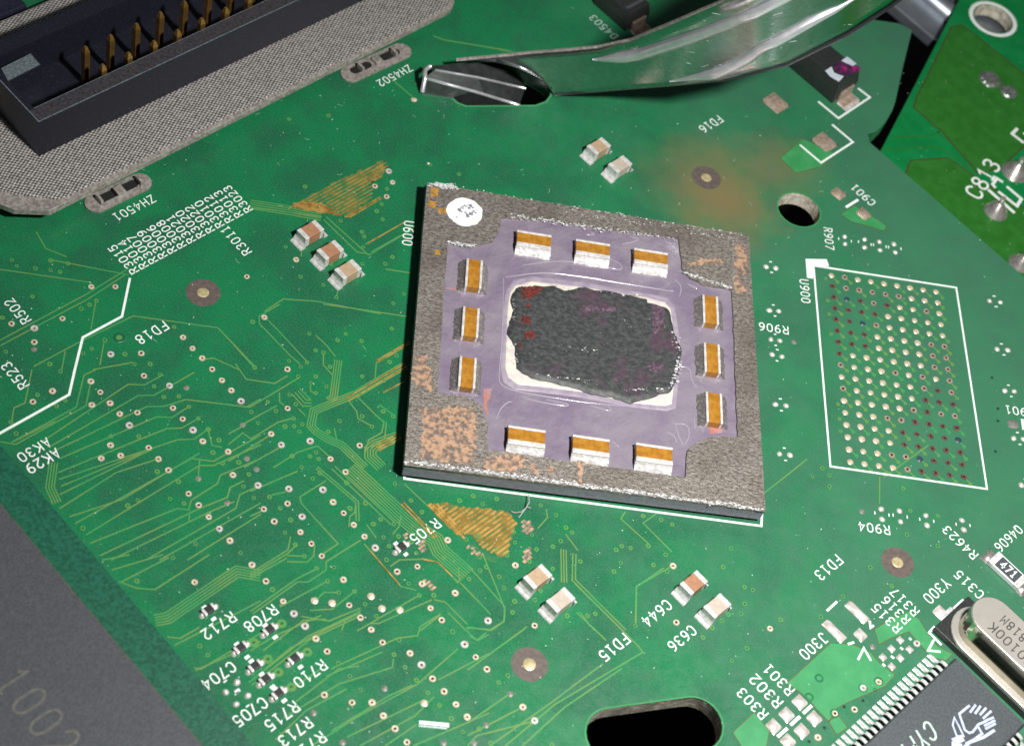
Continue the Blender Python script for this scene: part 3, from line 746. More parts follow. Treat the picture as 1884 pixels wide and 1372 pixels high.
for sh, pts in ((TB, [(1345, 130), (1750, 398), (1780, 640), (1850, 718), (1430, 785), (1638, 960)]), (TC, [(122, 1008), (155, 1292)]), (TF, [(1060, 795), (728, 1220), (500, 988), (1525, 1225), (1765, 1225), (1860, 1085)]), (TG, [(275, 893), (125, 1090), (40, 1215)]), (TA, [(245, 1225)]), (TK, [(237, 1165)]), (TM, [(725, 1015)]), (TH, [(920, 655)])):
    for x, y in pts:
        p = sh(x, y)
        if fresh(p): put('via', V_DULL, p)
TENT = [(TA, [(85, 582), (120, 625), (255, 642), (365, 585), (362, 655), (432, 668), (488, 607), (645, 905), (585, 932), (695, 875), (233, 845), (757, 1160), (660, 1222), (600, 1255), (900, 1260), (970, 1335), (1082, 1332), (358, 1332), (1255, 1065), (1822, 1028), (42, 1243), (15, 997)]),
 (TB, [(1152, 35), (1110, 120), (1180, 198), (1290, 192), (1362, 268), (1430, 352), (1500, 430), (1578, 508), (1535, 597), (1605, 675), (1722, 668), (1812, 305), (1795, 755), (1755, 842), (1830, 923), (800, 480), (1000, 482), (435, 12), (270, 182), (470, 222), (408, 262), (78, 380), (115, 460), (1133, 735), (1287, 807), (1225, 930), (1327, 965), (993, 940), (920, 980), (597, 1142), (1410, 1255), (1735, 1320), (1248, 1355), (1860, 385)]),
 (TC, [(205, 150), (680, 245), (988, 248), (918, 300), (1120, 308), (1375, 205), (733, 387), (800, 405), (510, 475), (662, 490), (855, 525), (608, 525), (588, 605), (735, 605), (695, 660), (825, 690), (735, 745), (515, 760), (567, 840), (332, 820), (192, 907), (222, 532), (548, 960), (275, 998), (475, 1027), (553, 1025), (622, 1007), (597, 1070), (840, 1070), (935, 980), (1125, 940), (1208, 1027), (1302, 900), (1387, 940), (1357, 485), (1415, 430), (1125, 605), (738, 1245), (685, 1277), (535, 1275), (760, 1300), (88, 1330), (615, 1368), (400, 895)]),
 (TD, [(32, 255), (163, 247), (252, 342), (340, 440), (293, 548), (380, 650), (455, 745), (560, 848), (650, 955), (745, 1050), (705, 838), (187, 1025), (587, 47), (525, 92), (812, 128), (1218, 135), (1353, 277), (1762, 278), (970, 300), (840, 342), (1445, 373), (1035, 475), (1097, 437), (1208, 475), (1122, 585), (1248, 578), (1168, 660), (1355, 625), (1397, 718), (1148, 775), (1630, 760), (1332, 975), (1423, 1075), (1545, 1073), (878, 1040), (968, 1147), (1062, 1247)]),
 (TE, [(433, 205), (333, 240), (503, 262), (603, 227), (728, 465), (735, 540), (858, 485), (890, 590), (605, 590), (678, 632), (480, 645), (483, 742), (528, 718), (620, 787), (655, 868), (403, 803), (475, 495), (385, 520), (840, 678), (1008, 730), (1008, 570), (1065, 530), (1103, 433), (1148, 468), (1207, 677), (1505, 567), (1465, 593), (1570, 580), (1697, 565), (1498, 687), (1450, 750), (1823, 628), (1735, 703), (1833, 750), (1660, 350), (1790, 377), (1870, 410), (920, 890), (878, 955), (733, 965), (717, 1045), (1112, 1070), (1258, 1070), (1315, 1055), (1605, 1142), (1033, 342), (922, 273)]),
 (TF, [(1172, 415), (1132, 530), (1220, 628), (1310, 732), (1400, 830), (1492, 930), (1585, 1033), (1675, 1138), (1805, 1115), (870, 805), (785, 700), (695, 600), (1595, 350)]),
 (TG, [(1640, 80), (1778, 208), (1830, 227), (1780, 315), (1757, 378), (1673, 385), (1630, 425), (1570, 468), (1510, 532), (258, 775), (200, 820), (150, 1210), (540, 1220), (1793, 600), (1697, 680)]),
 (TH, [(333, 483), (905, 150), (1040, 270), (730, 335), (590, 465), (17, 30)]), (TV, [(980, 190), (1432, 655), (1490, 720), (1240, 25)]),
 (TI, [(462, 290), (760, 577), (1115, 565), (940, 672), (960, 710), (950, 797), (1197, 883), (1137, 940), (945, 940), (680, 940), (300, 797), (615, 1118), (725, 1222), (425, 1048), (1293, 1192), (1205, 1272), (1757, 187), (1105, 437), (1065, 497), (1150, 310)]),
 (TJ, [(280, 860), (565, 835), (1300, 1187), (1505, 1255)]), (TM, [(490, 755), (370, 765), (490, 835), (440, 705), (1020, 850), (1045, 1180), (1265, 1260), (1070, 1010), (1265, 1045)])]
for sh, pts in TENT:
    for x, y in pts:
        p = sh(x, y)
        if fresh(p): put('tented_via', V_TENT[int(x + y) % 2], p, rnd.uniform(.9, 1.12))
V_BIG = via_data('tented_via', .12, .38, .03, [M['tent'], M['tent_in']])
for x, y in ((250, 285), (450, 510), (140, 565), (222, 668), (325, 785), (30, 435)): put('tented_via', V_BIG, TF(x, y))
put('tented_via', via_data('tented_via', .26, .5, .02, [M['tent_in'], M['tent']]), TA(860, 1140), rot=0)
V_RING = via_data('plane_clearance_ring', .20, .40, .02, [M['mask'], M['mask_plane']])
for p in (TH(578, 855), TH(515, 975), TW(1110, 740), TW(1280, 665), TW(800, 1015)): put('plane_clearance_ring', V_RING, p)
V_DARK = via_data('drilled_via', .09, .16, .02, [M['tent_in'], M['under']])
for p in TH.many([(935, 928), (858, 998), (738, 1037), (612, 1170), (515, 1258)]) + TL.many([(480, 432), (530, 693), (530, 797), (510, 1053)]): put('drilled_via', V_DARK, p)

# --- fiducials
for k, (p, rough_) in enumerate(((TA(1465, 817), 0), (TG(398, 703), 0), (TH(1078, 118), 0), (TX(1488, 1282), 0))):
    m = MB(); m.disc(p, 1.42, .008, 40); f = m.build('fiducial_mark', M['fid'], board)
    m = MB(); m.dome(p, .50, .50, .05, .008, n=18, p=4); m.build('copper_dot', simple('fiducial_gold', (.72, .62, .36), (.5, .42, .22), 30, .35, .4), f)

# --- solder pads
P_SMALL = MB().dome((0, 0), .27, .25, .17, 0, n=12, p=2.4).data('solder_pad', M['solder_white'], smooth=True)
def pad_pair(a, b):
    for p in (a, b): put('solder_pad', P_SMALL, p, rnd.uniform(.92, 1.1))
    d = (b - a); c = (a + b) / 2; n = Vector((-d.y, d.x, 0)).normalized()
    for s in (-1, 1):
        m = MB(); m.ribbon([c + n * .62 * s - d * .14, c + n * .62 * s + d * .14], .1, .05, th=.05); m.build('silkscreen_tick', M['silk'], board)
for a, b in ((TK(600, 410), TK(602, 462)), (TK(743, 430), TK(743, 487)), (TK(847, 447), TK(853, 507)), (TK(952, 463), TK(962, 523)), (TK(37, 625), TK(107, 635)), (TK(60, 937), TK(127, 943)), (TK(70, 1145), TK(135, 1155)), (TK(80, 1253), TK(150, 1268)),
             (TK(1637, 870), TK(1715, 880)), (TK(1692, 1215), TK(1768, 1222)), (TM(103, 247), TM(180, 257)), (TM(133, 602), TM(208, 610)), (TM(862, 997), TM(868, 1070)), (TM(992, 1010), TM(1000, 1087)), (TM(1182, 1043), TM(1190, 1113)), (TM(1440, 1078), TM(1453, 1145)),
             (TM(1748, 150), TM(1815, 155)), (TM(1810, 490), TM(1880, 497)), (TN(355, 820), TN(258, 905)), (TN(450, 935), TN(350, 1010)), (TM(1865, 825), TM(1935, 832))):
    pad_pair(a, b)
def big_pad(p, a, la, lb, mat, h=.16, skew=0):
    m = MB(); m.pillow(p, a, la, lb, h, 0.0, 8, skew); m.build('solder_pad', mat, board, smooth=True)
big_pad(at(1427, 190), NE, 2.0, 2.2, M['solder_dull'], .12); big_pad(at(1517, 262), NE, 1.9, 2.1, M['solder_dull'], .12)
big_pad(TK(555, 102), NE, 1.2, 1.3, M['solder_dull'], .18); big_pad(TK(735, 248), NE, 1.2, 1.3, M['solder_dull'], .18)
big_pad(TM(1805, 390), EX, 1.0, .85, M['solder'], .1)
big_pad(TH(820, 435), SE, 2.1, .82, M['solder_white'], .22); big_pad(TH(675, 555), SE, 2.1, .82, M['solder_white'], .22); big_pad(TH(842, 580), NE, .9, .95, M['solder_white'], .22)
for x, y in ((455, 1008), (372, 1088), (288, 1162), (548, 1112), (468, 1192), (380, 1258)): big_pad(TH(x, y), NE, 1.02, 1.0, M['solder_white'], .2)
for x, y in ((1095, 612), (1040, 668), (985, 722), (1155, 672), (1095, 727), (1042, 782)): big_pad(TH(x, y), NE, .55, .55, M['solder_white'], .14)
big_pad(TH(1355, 442), NE, 1.05, 1.2, M['solder_white'], .08)
put('solder_pad', via_data('solder_pad', 0, .3, .12, [M['solder_white']], True), TJ(1500, 100) if False else at(788, 301), .5)

# --- ball pads of the empty memory footprint (9 x 17)
ROWS = 'phppppppp dhhhhhppp dbdhdpphp ddddppppp ddbhppppp dddpppphh dddpppphh dpppppphh hppphphph pppppphdh hpppppddd ppppphdhh ppphhdddd ppppddddb ppppddddd ppphhbddd pppphdddd'.replace('pppphdddd', 'pppphdddd').split()
B = {}
for k, mats, dome in (('p', [M['pad_ball']], 1), ('h', [M['solder_dull'], M['well']], 0), ('d', [M['brown_pad'], M['well']], 0), ('b', [M['blue_pad']], 1)):
    m = MB()
    if dome: m.dome((0, 0), .30, .30, .08, 0, n=14, p=3)
    else: m.ring((0, 0), .13, .30, 0, .05, 14); m.cur = 1; m.disc((0.03, 0), .15, .02, 10)
    B[k] = m.data('ball_pad', mats)
g00, g10, g01, g11 = at(1529.7, 506.7), at(1722.4, 536.8), at(1564.4, 849.5), at(1773.2, 877.3)
mm = MB()
for r in range(17):
    for c in range(9):
        u, v = c / 8, r / 16
        p = g00 * (1 - u) * (1 - v) + g10 * u * (1 - v) + g01 * (1 - u) * v + g11 * u * v
        k = (ROWS[r] + 'p' * 9)[c]
        put('ball_pad', B[k], p, rnd.uniform(.92, 1.05))
        if rnd.random() < .82:
            q = p + Vector((.55 * (1 if c < 8 else .9), -.62, 0)) + Vector((rnd.uniform(-.08, .08), rnd.uniform(-.08, .08), 0))
            mm.ring(q, .07, .19, 0, .03, 10); mm.ribbon([p, q], .13, .012)
        if c == 0 and rnd.random() < .6:
            mm.ring(p + Vector((-.6, rnd.choice((-.5, .5)), 0)), .07, .18, 0, .03, 10)
fo = mm.build('fanout_via', M['tent'], board); fo['kind'] = 'stuff'

# --- white print
def text(s, a, b, **kw): return lettering(s, a, b, .052, 'silkscreen_text', kw.pop('mat', M['silk']), kw.pop('parent', board), **kw)
text('ZH4502', TJ(1145, 500), TJ(940, 600)); text('ZH4501', TA(1095, 150), TA(840, 270))
NUM = ('15', '14', '07', '09', '06', '08', '21', '20', '22', '10', '12', '13', '23')
for i, n in enumerate(NUM):
    k = i / 12
    a = TA(965 + 820 * k, 660 - 440 * k); b = TA(815 + 830 * k, 500 - 430 * k)
    text('R30' + n, a, b, h=.84, stroke=.135)
text('R3011', TA(1775, 525), TA(1625, 365), h=.92); text('FD18', TA(1180, 1062), TA(1010, 1155)); text('R502', TA(185, 1015), TA(68, 890)); text('R523', TB(160, 115), TA(55, 1345))
text('AK30', TB(335, 530), TB(160, 632)); text('AK29', TB(400, 605), TB(222, 715)); text('U600', TI(1340, 605), TI(1320, 765), h=.98)
text('D4503', TY(930, 490), TY(665, 245), mat=M['silk_grey']); text('FD16', TX(1580, 868), TX(1460, 930)); text('C901', TK(795, 165), TK(665, 65))
text('R907', TK(470, 365), TK(500, 490)); text('U900', TK(303, 735), TK(325, 870)); text('R906', TK(175, 1082), TK(5, 1055)); text('R904', TM(900, 1152), TM(720, 1120))
text('R4623', TM(1520, 1325), TM(1330, 1150)); text('Q4606', TS(795, 120), TS(495, 400)); text('R901', at(1896, 759), TL(615, 710))
text('FD13', TH(695, 105), TH(580, 200)); text('J300', TH(600, 600), TH(485, 705)); text('Y300', TH(1385, 255), TH(1270, 345)); text('C315', TH(1600, 320), TH(1465, 200))
text('R317', TH(1185, 430), TH(1058, 312)); text('R316', TH(1130, 480), TH(1000, 365)); text('R315', TH(1075, 535), TH(940, 412))
text('R301', TH(382, 935), TH(255, 795)); text('R302', TH(308, 1010), TH(168, 865)); text('R303', TH(217, 1085), TH(85, 950))
text('C644', TG(1280, 325), TG(1150, 425)); text('C636', TG(1435, 485), TG(1318, 590)); text('FD15', TG(1010, 545), TG(872, 645))
text('R712', TN(305, 265), TN(92, 405)); text('R708', TN(665, 200), TN(460, 340)); text('C704', TN(308, 695), TN(92, 835)); text('C705', TN(578, 1002), TN(362, 1155)); text('R710', TN(1092, 680), TN(888, 818))
text('R715', TN(852, 1040), TN(638, 1188)); text('R713', TN(970, 1182), TN(752, 1320)); text('R714', TN(1085, 1305), TN(870, 1450)); text('R705', TD(1562, 475), TD(1382, 597))
def line(sheet, pts, w, close=False, mat=None):
    P = sheet.many(pts)
    m = MB(); m.ribbon(P + P[:1] if close else P, w, .05, th=.05); return m.build('silkscreen_line', mat or M['silk'], board)
line(PX, [(239, 512), (224.4, 582.5), (152.3, 621), (137.7, 680), (127.3, 726), (0, 797), (-30, 814)], .2)
line(PX, [(744, 866), (744, 880.5), (1400.5, 967.5), (1402, 940)], .19)
U9 = [(1496.5, 489), (1759, 529.5), (1815.5, 899.5), (1527.5, 858)]
line(PX, U9 + U9[:1], .17)
m = MB(); m.prism(TK.many([(318, 572), (470, 575), (487, 625), (380, 618), (372, 712), (328, 705)]), .0, .056); m.build('silkscreen_mark', M['silk'], board)
for sh, p, w in ((TK, [(608, 202), (695, 148)], .26), (TH, [(627, 428), (692, 368)], .2), (TH, [(825, 740), (862, 665), (908, 745)], .19), (TH, [(1308, 612), (1272, 680), (1352, 688)], .19), (TR, [(85, 405), (40, 455), (140, 555)], .2),
                 (TR, [(240, 262), (320, 190)], .26), (TH, [(475, 1080), (530, 1030)], .26), (TH, [(395, 1155), (455, 1100)], .26), (TH, [(312, 1230), (375, 1175)], .26), (TH, [(760, 640), (800, 628)], .2), (TH, [(900, 490), (905, 535), (925, 520)], .2),
                 (TH, [(1150, 600), (1165, 612)], .2), (TH, [(1095, 660), (1112, 675)], .2), (TH, [(1035, 715), (1055, 730)], .2), (TH, [(980, 765), (998, 780)], .2), (TM, [(1870, 355), (1880, 430)], .26), (TE, [(835, 205), (835, 205)], .1)):
    line(sh, p, w)
for p in ([(410, 730), (555, 850), (780, 700), (695, 635)], [(510, 895), (658, 1020), (430, 1168), (278, 1040)]): line(TO, p, .2)
line(PX, [(771, 1329), (826, 1334)], .34); line(PX, [(770, 1334), (822, 1339)], .2, mat=M['silk_grey'])
line(PX, [(-6, 28), (39, 12)], .3)
for x, y in ((600, 330), (687, 432), (445, 605), (480, 640), (570, 752), (665, 862), (690, 885), (765, 980), (905, 690), (155, 275), (360, 897), (75, 175), (355, 492)):
    c = TN(x, y); m = MB(); m.ribbon([c - NE * .2, c + NE * .2], .26, .05, th=.05); m.build('silkscreen_tick', M['silk'], board)
for x, y in ((1310, 730), (1225, 640)):
    c = TD(x, y); m = MB(); m.ribbon([c - NE * .18, c + NE * .18], .26, .05, th=.05); m.build('silkscreen_tick', M['silk'], board)

# bare solder tabs under the shroud clamps (slotted ovals)
for a, b, lab in ((at(182, 380), at(262, 342), 'slotted solder tab beside the printed number ZH4501'), (at(650, 142), at(742, 100), 'slotted solder tab beside the printed number ZH4502')):
    d = (b - a).normalized(); a, b = a + NW * .35, b + NW * .35
    o = pierced('solder_tab', slot(a, b, 1.0), [slot(a + d * .6 + Vector((-d.y, d.x, 0)) * .2, a + d * 2.0 + Vector((-d.y, d.x, 0)) * .2, .48), slot(b - d * 2.0 + Vector((-d.y, d.x, 0)) * .2, b - d * .6 + Vector((-d.y, d.x, 0)) * .2, .48)], .0, .14, M['steel_rim'], board)
    o['label'] = lab
    m = MB(); c = (a + b) / 2; m.box(c, d, (b - a).length + 1.2, 1.3, .005, .02); m.build('tab_slot', M['under'], board)
    for k_, w_, h_ in ((.1, .8, .5), (-1.9, .25, .7), (2.1, .25, .7)):
        m = MB(); m.box(c + d * k_, d, w_, .9, .02, h_); m.build('tab_prong', M['steel_rim'], board, bevel=.06)

# dust on the board
def within(q, P):
    n = len(P); return sum(1 for i in range(n) if (P[i].y > q.y) != (P[(i + 1) % n].y > q.y) and q.x < (P[(i + 1) % n].x - P[i].x) * (q.y - P[i].y) / (P[(i + 1) % n].y - P[i].y) + P[i].x) % 2 == 1
on_board = lambda q: within(q, outer) and not any(within(q, h_) for h_ in (hole_round, hole_slot, ck))
m = MB()
for i in range(900):
    u, v = rnd.uniform(0, 1884), rnd.uniform(100, 1372); p = at(u, v); r = rnd.choice((.025, .03, .04, .06)); a = rnd.uniform(0, 3.14)
    if not on_board(p): continue
    d = Vector((math.cos(a), math.sin(a), 0)); e = Vector((-d.y, d.x, 0)) * rnd.uniform(.5, 1); k = rnd.uniform(1, 1.8)
    m.face([p + (d * k + e * 0) * r + EZ * .022, p + e * r + EZ * .035, p - d * k * r + EZ * .022, p - e * r + EZ * .022])
for i in range(70):
    u, v = rnd.gauss(700, 400), rnd.gauss(300, 200); p = at(u, v); a = rnd.uniform(0, 3.14); L = rnd.uniform(.1, .3)
    if not on_board(p): continue
    d = Vector((math.cos(a), math.sin(a), 0)) * L; e = Vector((-d.y, d.x, 0)) * .8
    m.ribbon([p - d, p + e * rnd.uniform(-.4, .4), p + d], .022, .024)
dst = m.build('dust', M['dust'], board); dst['kind'] = 'stuff'

# ------------------------------------------------------------------ the big processor chip
ZT = 1.94
C4 = [at(785.5, 336.5, ZT), at(1378, 432.5, ZT), at(1408.5, 939, ZT), at(743.5, 855.5, ZT)]
cc = sum(C4, Vector()) / 4; cc.z = 0
chip = thing('processor_chip', 'large square grey processor package with mauve centre, amber capacitors and black scraped die', 'chip', cc)
ins = lambda k: [cc + (Vector((p.x, p.y, 0)) - cc) * k for p in C4]
m = MB(); m.prism(flat(ins(.975)), 0.02, .47); m.build('shaded_ball_gap', M['under'], chip)  # black slab paints the shade in the gap under the chip
m = MB(); m.prism(flat(ins(.999)), .45, 1.69); m.build('ceramic_base', M['chip_side'], chip, bevel=.05)
win = TP.many([(400, 165), (560, 172), (760, 203), (1078, 243), (1084, 300), (1092, 360), (1120, 395), (1170, 422), (1280, 440), (1288, 600), (1304, 1004), (1235, 1000), (1172, 1010), (1112, 1055), (1104, 1160), (930, 1135), (350, 1052), (346, 950), (325, 890), (280, 852), (155, 838), (165, 700), (180, 450), (196, 262), (300, 275), (365, 255), (393, 215)], ZT)
wr = ragged(flat(win), .05, .5, 3)
pierced('cover_plate', ins(1.0), [[Vector((*p, 0)) for p in wr]], 1.68, ZT, M['lid'], chip)
m = MB(); P = [cc + (Vector((p[0], p[1], 0)) - cc) * 1.03 for p in wr]; m.prism(P, 1.6, 1.715); m.build('resin_floor', M['resin'], chip)
# flakes along the plate rims; pale flakes and strip paint the bottom edge highlight
m = MB(); rg = random.Random(5)
def flakes(a, b, n, w, z, spread=.25):
    d = b - a; nn = Vector((-d.y, d.x, 0)).normalized()
    for i in range(n):
        p = a + d * rg.random() + nn * rg.gauss(0, spread); k = rg.randint(4, 6); r = w * rg.uniform(.4, 1.3); f0 = rg.uniform(0, 6)
        m.face([(p.x + r * (1.7 if abs(d.x) > abs(d.y) else .8) * math.cos(f0 + 6.283 * j / k) * rg.uniform(.6, 1.1), p.y + r * .8 * math.sin(f0 + 6.283 * j / k) * rg.uniform(.5, 1.1), z + rg.uniform(.004, .05)) for j in range(k)])
tp = lambda x, y, z=ZT: TP(x, y, z)
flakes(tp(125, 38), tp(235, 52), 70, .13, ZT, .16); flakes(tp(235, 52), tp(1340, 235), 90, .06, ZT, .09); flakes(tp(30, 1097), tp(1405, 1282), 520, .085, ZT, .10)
flakes(tp(198, 262), tp(300, 278), 60, .1, ZT, .12); flakes(tp(430, 160), tp(820, 215), 130, .09, ZT, .14); flakes(tp(820, 215), tp(1075, 250), 60, .07, ZT, .1); flakes(tp(1090, 375), tp(1280, 436), 80, .09, ZT, .14); flakes(tp(1285, 250), tp(1290, 430), 40, .06, ZT, .06)
flakes(tp(600, 135), tp(1300, 248), 120, .05, ZT, .2)
o = m.build('flakes_and_edge_highlight', M['flake'], chip); o['kind'] = 'stuff'
m = MB(); w_ = [tp(28, 1100).lerp(tp(1408, 1287), k_ / 60) + Vector((0, rg.uniform(-.03, .05), 0)) for k_ in range(61)]; m.ribbon(w_, .2, ZT + .004); m.build('edge_highlight', M['term_dull'], chip)  # light strip: the bright edge highlight is put into the colour
for k, pts in enumerate(([(85, 905), (200, 890), (290, 892), (312, 960), (300, 1040), (290, 1112), (215, 1100), (90, 1085), (100, 990)], [(62, 703), (110, 690), (128, 740), (138, 790), (125, 835), (60, 790)], [(335, 1082), (420, 1072), (482, 1076), (486, 1125), (400, 1132), (340, 1130)],
                         [(693, 1100), (712, 1100), (712, 1192), (697, 1190)], [(1300, 265), (1332, 270), (1336, 330), (1325, 388), (1293, 400)], [(1288, 400), (1330, 418), (1342, 452), (1300, 456)], [(515, 1108), (530, 1100), (542, 1146), (512, 1146)],
                         [(575, 1120), (610, 1122), (606, 1150), (580, 1148)], [(1085, 345), (1180, 320), (1245, 330), (1240, 345), (1120, 350)])):
    m = MB(); m.prism(ragged(flat([tp(*q) for q in pts]), .22, .22, k + 20), ZT, ZT + .015); o = m.build('copper_patch', M['copper'], chip)
for k, pts in enumerate(([(130, 52), (158, 55), (160, 88), (128, 88)], [(122, 100), (150, 105), (146, 130), (122, 128)], [(150, 128), (195, 133), (190, 155), (158, 150)], [(142, 290), (168, 292), (166, 308), (146, 306)])):
    m = MB(); m.prism(ragged(flat([tp(*q) for q in pts]), .1, .2, k + 40), ZT, ZT + .02); m.build('amber_spot', M['gold_spot'], chip)
c = tp(260, 146); m = MB(); m.prism(ragged([(c.x + 1.62 * math.cos(t / 20 * 6.283), c.y + 1.62 * math.sin(t / 20 * 6.283)) for t in range(20)], .06, .25, 2), ZT, ZT + .03); dot = m.build('paint_dot', M['silk'], chip); dot['label'] = 'white paint dot in the corner of the plate, scratched'
m = MB()
for i in range(34):
    a = rg.uniform(0, 6.28); p = c + Vector((rg.gauss(.25, .55), rg.gauss(.15, .42), 0)); r = rg.uniform(.06, .2)
    m.face([(p.x + r * math.cos(k * 1.05 + a) * rg.uniform(.4, 1.3), p.y + r * math.sin(k * 1.05 + a) * rg.uniform(.4, 1.1), ZT + .035 + .0004 * i) for k in range(6)])
o = m.build('scratch', M['chip_side'], dot); o['kind'] = 'stuff'
# resin stains, ridges, and gloss highlights shaped as pale streaks
for k, pts in enumerate(([(330, 822), (365, 818), (355, 850), (345, 880), (352, 930), (330, 890)], [(1195, 968), (1248, 972), (1240, 992), (1200, 992)], [(180, 434), (280, 436), (278, 446), (200, 444)])):
    m = MB(); m.prism(ragged(flat([tp(*q, 1.72) for q in pts]), .08, .2, k + 60), 1.70, 1.735); m.build('flux_stain', M['resin_red'], chip)
def ridge(pts, r, z=1.70, n=3):
    P = [tp(*q, z) for q in pts]
    for _ in range(2): P = [P[0]] + [x for i in range(len(P) - 1) for x in (P[i] * .75 + P[i + 1] * .25, P[i] * .25 + P[i + 1] * .75)] + [P[-1]]
    k = len(P); m = MB(); m.tube([(p.x, p.y, z) for p in P], [r * (.35 + .65 * math.sin(math.pi * (i + .3) / k)) for i in range(k)], 6)
    m.build('ridge_and_gloss_streak', M['resin_gloss'], chip, smooth=True)
ridge([(408, 400), (402, 640), (388, 780), (395, 805), (440, 828), (560, 850), (760, 880), (1000, 895)], .09); ridge([(415, 395), (560, 375), (700, 392), (900, 425), (1060, 450)], .10)
for q in ([(480, 350), (620, 330), (760, 345), (860, 372), (858, 345), (815, 325)], [(890, 240), (930, 250), (900, 262), (860, 268)], [(720, 232), (760, 234), (740, 222)], [(480, 848), (510, 865), (650, 890), (660, 880), (570, 862)], [(740, 885), (830, 912), (800, 880)], [(380, 940), (392, 900), (425, 870), (440, 872)],
          [(1080, 735), (1120, 740), (1125, 790), (1148, 818)], [(1060, 950), (1075, 1000), (1095, 1040)], [(1065, 955), (1110, 955), (1120, 1000), (1100, 1035)], [(1030, 985), (1060, 1000), (1070, 1030)], [(1135, 940), (1140, 975)], [(990, 350), (1005, 395)], [(1060, 400), (1090, 430), (1080, 470)], [(820, 1020), (850, 1045)], [(1110, 420), (1150, 440)]):
    ridge(q, .085)  # pale tubes stand in for gloss streaks on the resin
# cream underfill and the die with its torn residue
cr = TQ.many([(440, 120), (290, 150), (225, 250), (205, 400), (180, 900), (205, 1020), (300, 1085), (600, 1120), (900, 1160), (1300, 1235), (1600, 1265), (1672, 1240), (1695, 1000), (1710, 700), (1665, 380), (1600, 300), (1430, 265), (900, 170), (600, 130)], 1.78)
m = MB(); m.prism(flat(cr), 1.69, 1.76, taper=.3); m.build('underfill_slope', M['slope'], chip, bevel=.03)
cr = TQ.many([(440, 165), (310, 200), (262, 262), (242, 400), (222, 900), (246, 978), (330, 1040), (600, 1068), (900, 1108), (1300, 1196), (1580, 1222), (1635, 1205), (1655, 1000), (1670, 700), (1622, 400), (1575, 340), (1430, 305), (900, 215), (600, 180)], 1.80)
m = MB(); m.prism(flat(cr), 1.74, 1.81, taper=.25); m.build('underfill', M['cream'], chip, bevel=.03)
dp = TQ.many([(350, 200), (440, 205), (480, 186), (560, 205), (640, 195), (730, 235), (850, 213), (900, 207), (980, 235), (1060, 230), (1190, 262), (1290, 275), (1430, 310), (1428, 340), (1500, 352), (1580, 380), (1610, 400), (1640, 520), (1660, 600), (1700, 680), (1720, 745), (1698, 870), (1690, 950), (1640, 1060), (1600, 1105), (1530, 1110), (1440, 1150), (1350, 1168), (1290, 1186), (1200, 1150), (1060, 1122), (960, 1105), (870, 1075), (700, 1030), (560, 1000), (450, 975), (380, 930), (322, 890), (315, 800), (308, 710), (270, 630), (243, 600), (270, 500), (295, 400), (275, 340), (292, 260), (320, 215)], 2.1)
m = rough_patch(ragged(flat(dp), .06, .3, 4), 1.79, .30, .20, .02, 3, .35); die = m.build('die', M['die'], chip, smooth=True)
die['label'] = 'black silicon die under torn flaky residue'
def smear(pts, mat, name, seed, z=2.085, h=.03):
    m = rough_patch(ragged(flat(TQ.many(pts, z)), .07, .18, seed), z, h, .15, .05, seed, .2); m.build(name, mat, die)
for k, p in enumerate(([(362, 215), (470, 215), (555, 225), (500, 280), (430, 330), (372, 325)], [(410, 360), (438, 360), (436, 400), (415, 402)], [(362, 452), (388, 470), (440, 465), (438, 530), (362, 525)], [(392, 595), (470, 588), (480, 650), (390, 660)], [(348, 680), (370, 690), (366, 740), (346, 735)])): smear(p, M['die_red'], 'red_smear', k + 70)
for k, p in enumerate(([(1460, 370), (1560, 385), (1570, 480), (1560, 560), (1480, 620), (1480, 690), (1465, 560)], [(1410, 870), (1500, 845), (1560, 870), (1525, 920), (1525, 985), (1490, 985), (1450, 930)], [(880, 370), (1160, 390), (1160, 425), (900, 425)], [(1120, 985), (1170, 985), (1175, 1015), (1130, 1005)])): smear(p, M['die_pink'], 'mauve_smear', k + 80)
m = MB()
def dflakes(a, b, n, w, z, sp):
    a, b = TQ(*a, z), TQ(*b, z); d = b - a; nn = Vector((-d.y, d.x, 0)).normalized()
    for i in range(n):
        p = a + d * rg.random() + nn * rg.gauss(0, sp); k = rg.randint(3, 5); r = w * rg.uniform(.3, 1.3); f0 = rg.uniform(0, 6); t = rg.uniform(-.5, .5)
        m.face([(p.x + r * 1.5 * math.cos(f0 + 6.283 * j / k) * rg.uniform(.5, 1.2), p.y + r * .7 * math.sin(f0 + 6.283 * j / k) * rg.uniform(.4, 1.1), z + .01 + t * r * math.sin(f0 + 6.283 * j / k) + rg.uniform(0, .05)) for j in range(k)])
dflakes((1640, 600), (1690, 850), 46, .09, 2.035, .20); dflakes((1690, 850), (1600, 1080), 60, .11, 2.035, .22); dflakes((1600, 1080), (1200, 1080), 36, .08, 2.065, .12); dflakes((1020, 1030), (470, 950), 34, .09, 2.135, .1)
dflakes((560, 200), (1430, 320), 44, .07, 2.015, .12); dflakes((300, 300), (300, 500), 26, .07, 2.015, .08); dflakes((310, 690), (330, 880), 14, .06, 1.965, .08); dflakes((650, 720), (1000, 760), 16, .06, 2.145, .25); dflakes((1200, 500), (1600, 600), 22, .05, 2.145, .5); dflakes((400, 300), (1500, 900), 60, .03, 2.155, 2.0)
o = m.build('torn_flakes', M['flake'], die); o['kind'] = 'stuff'
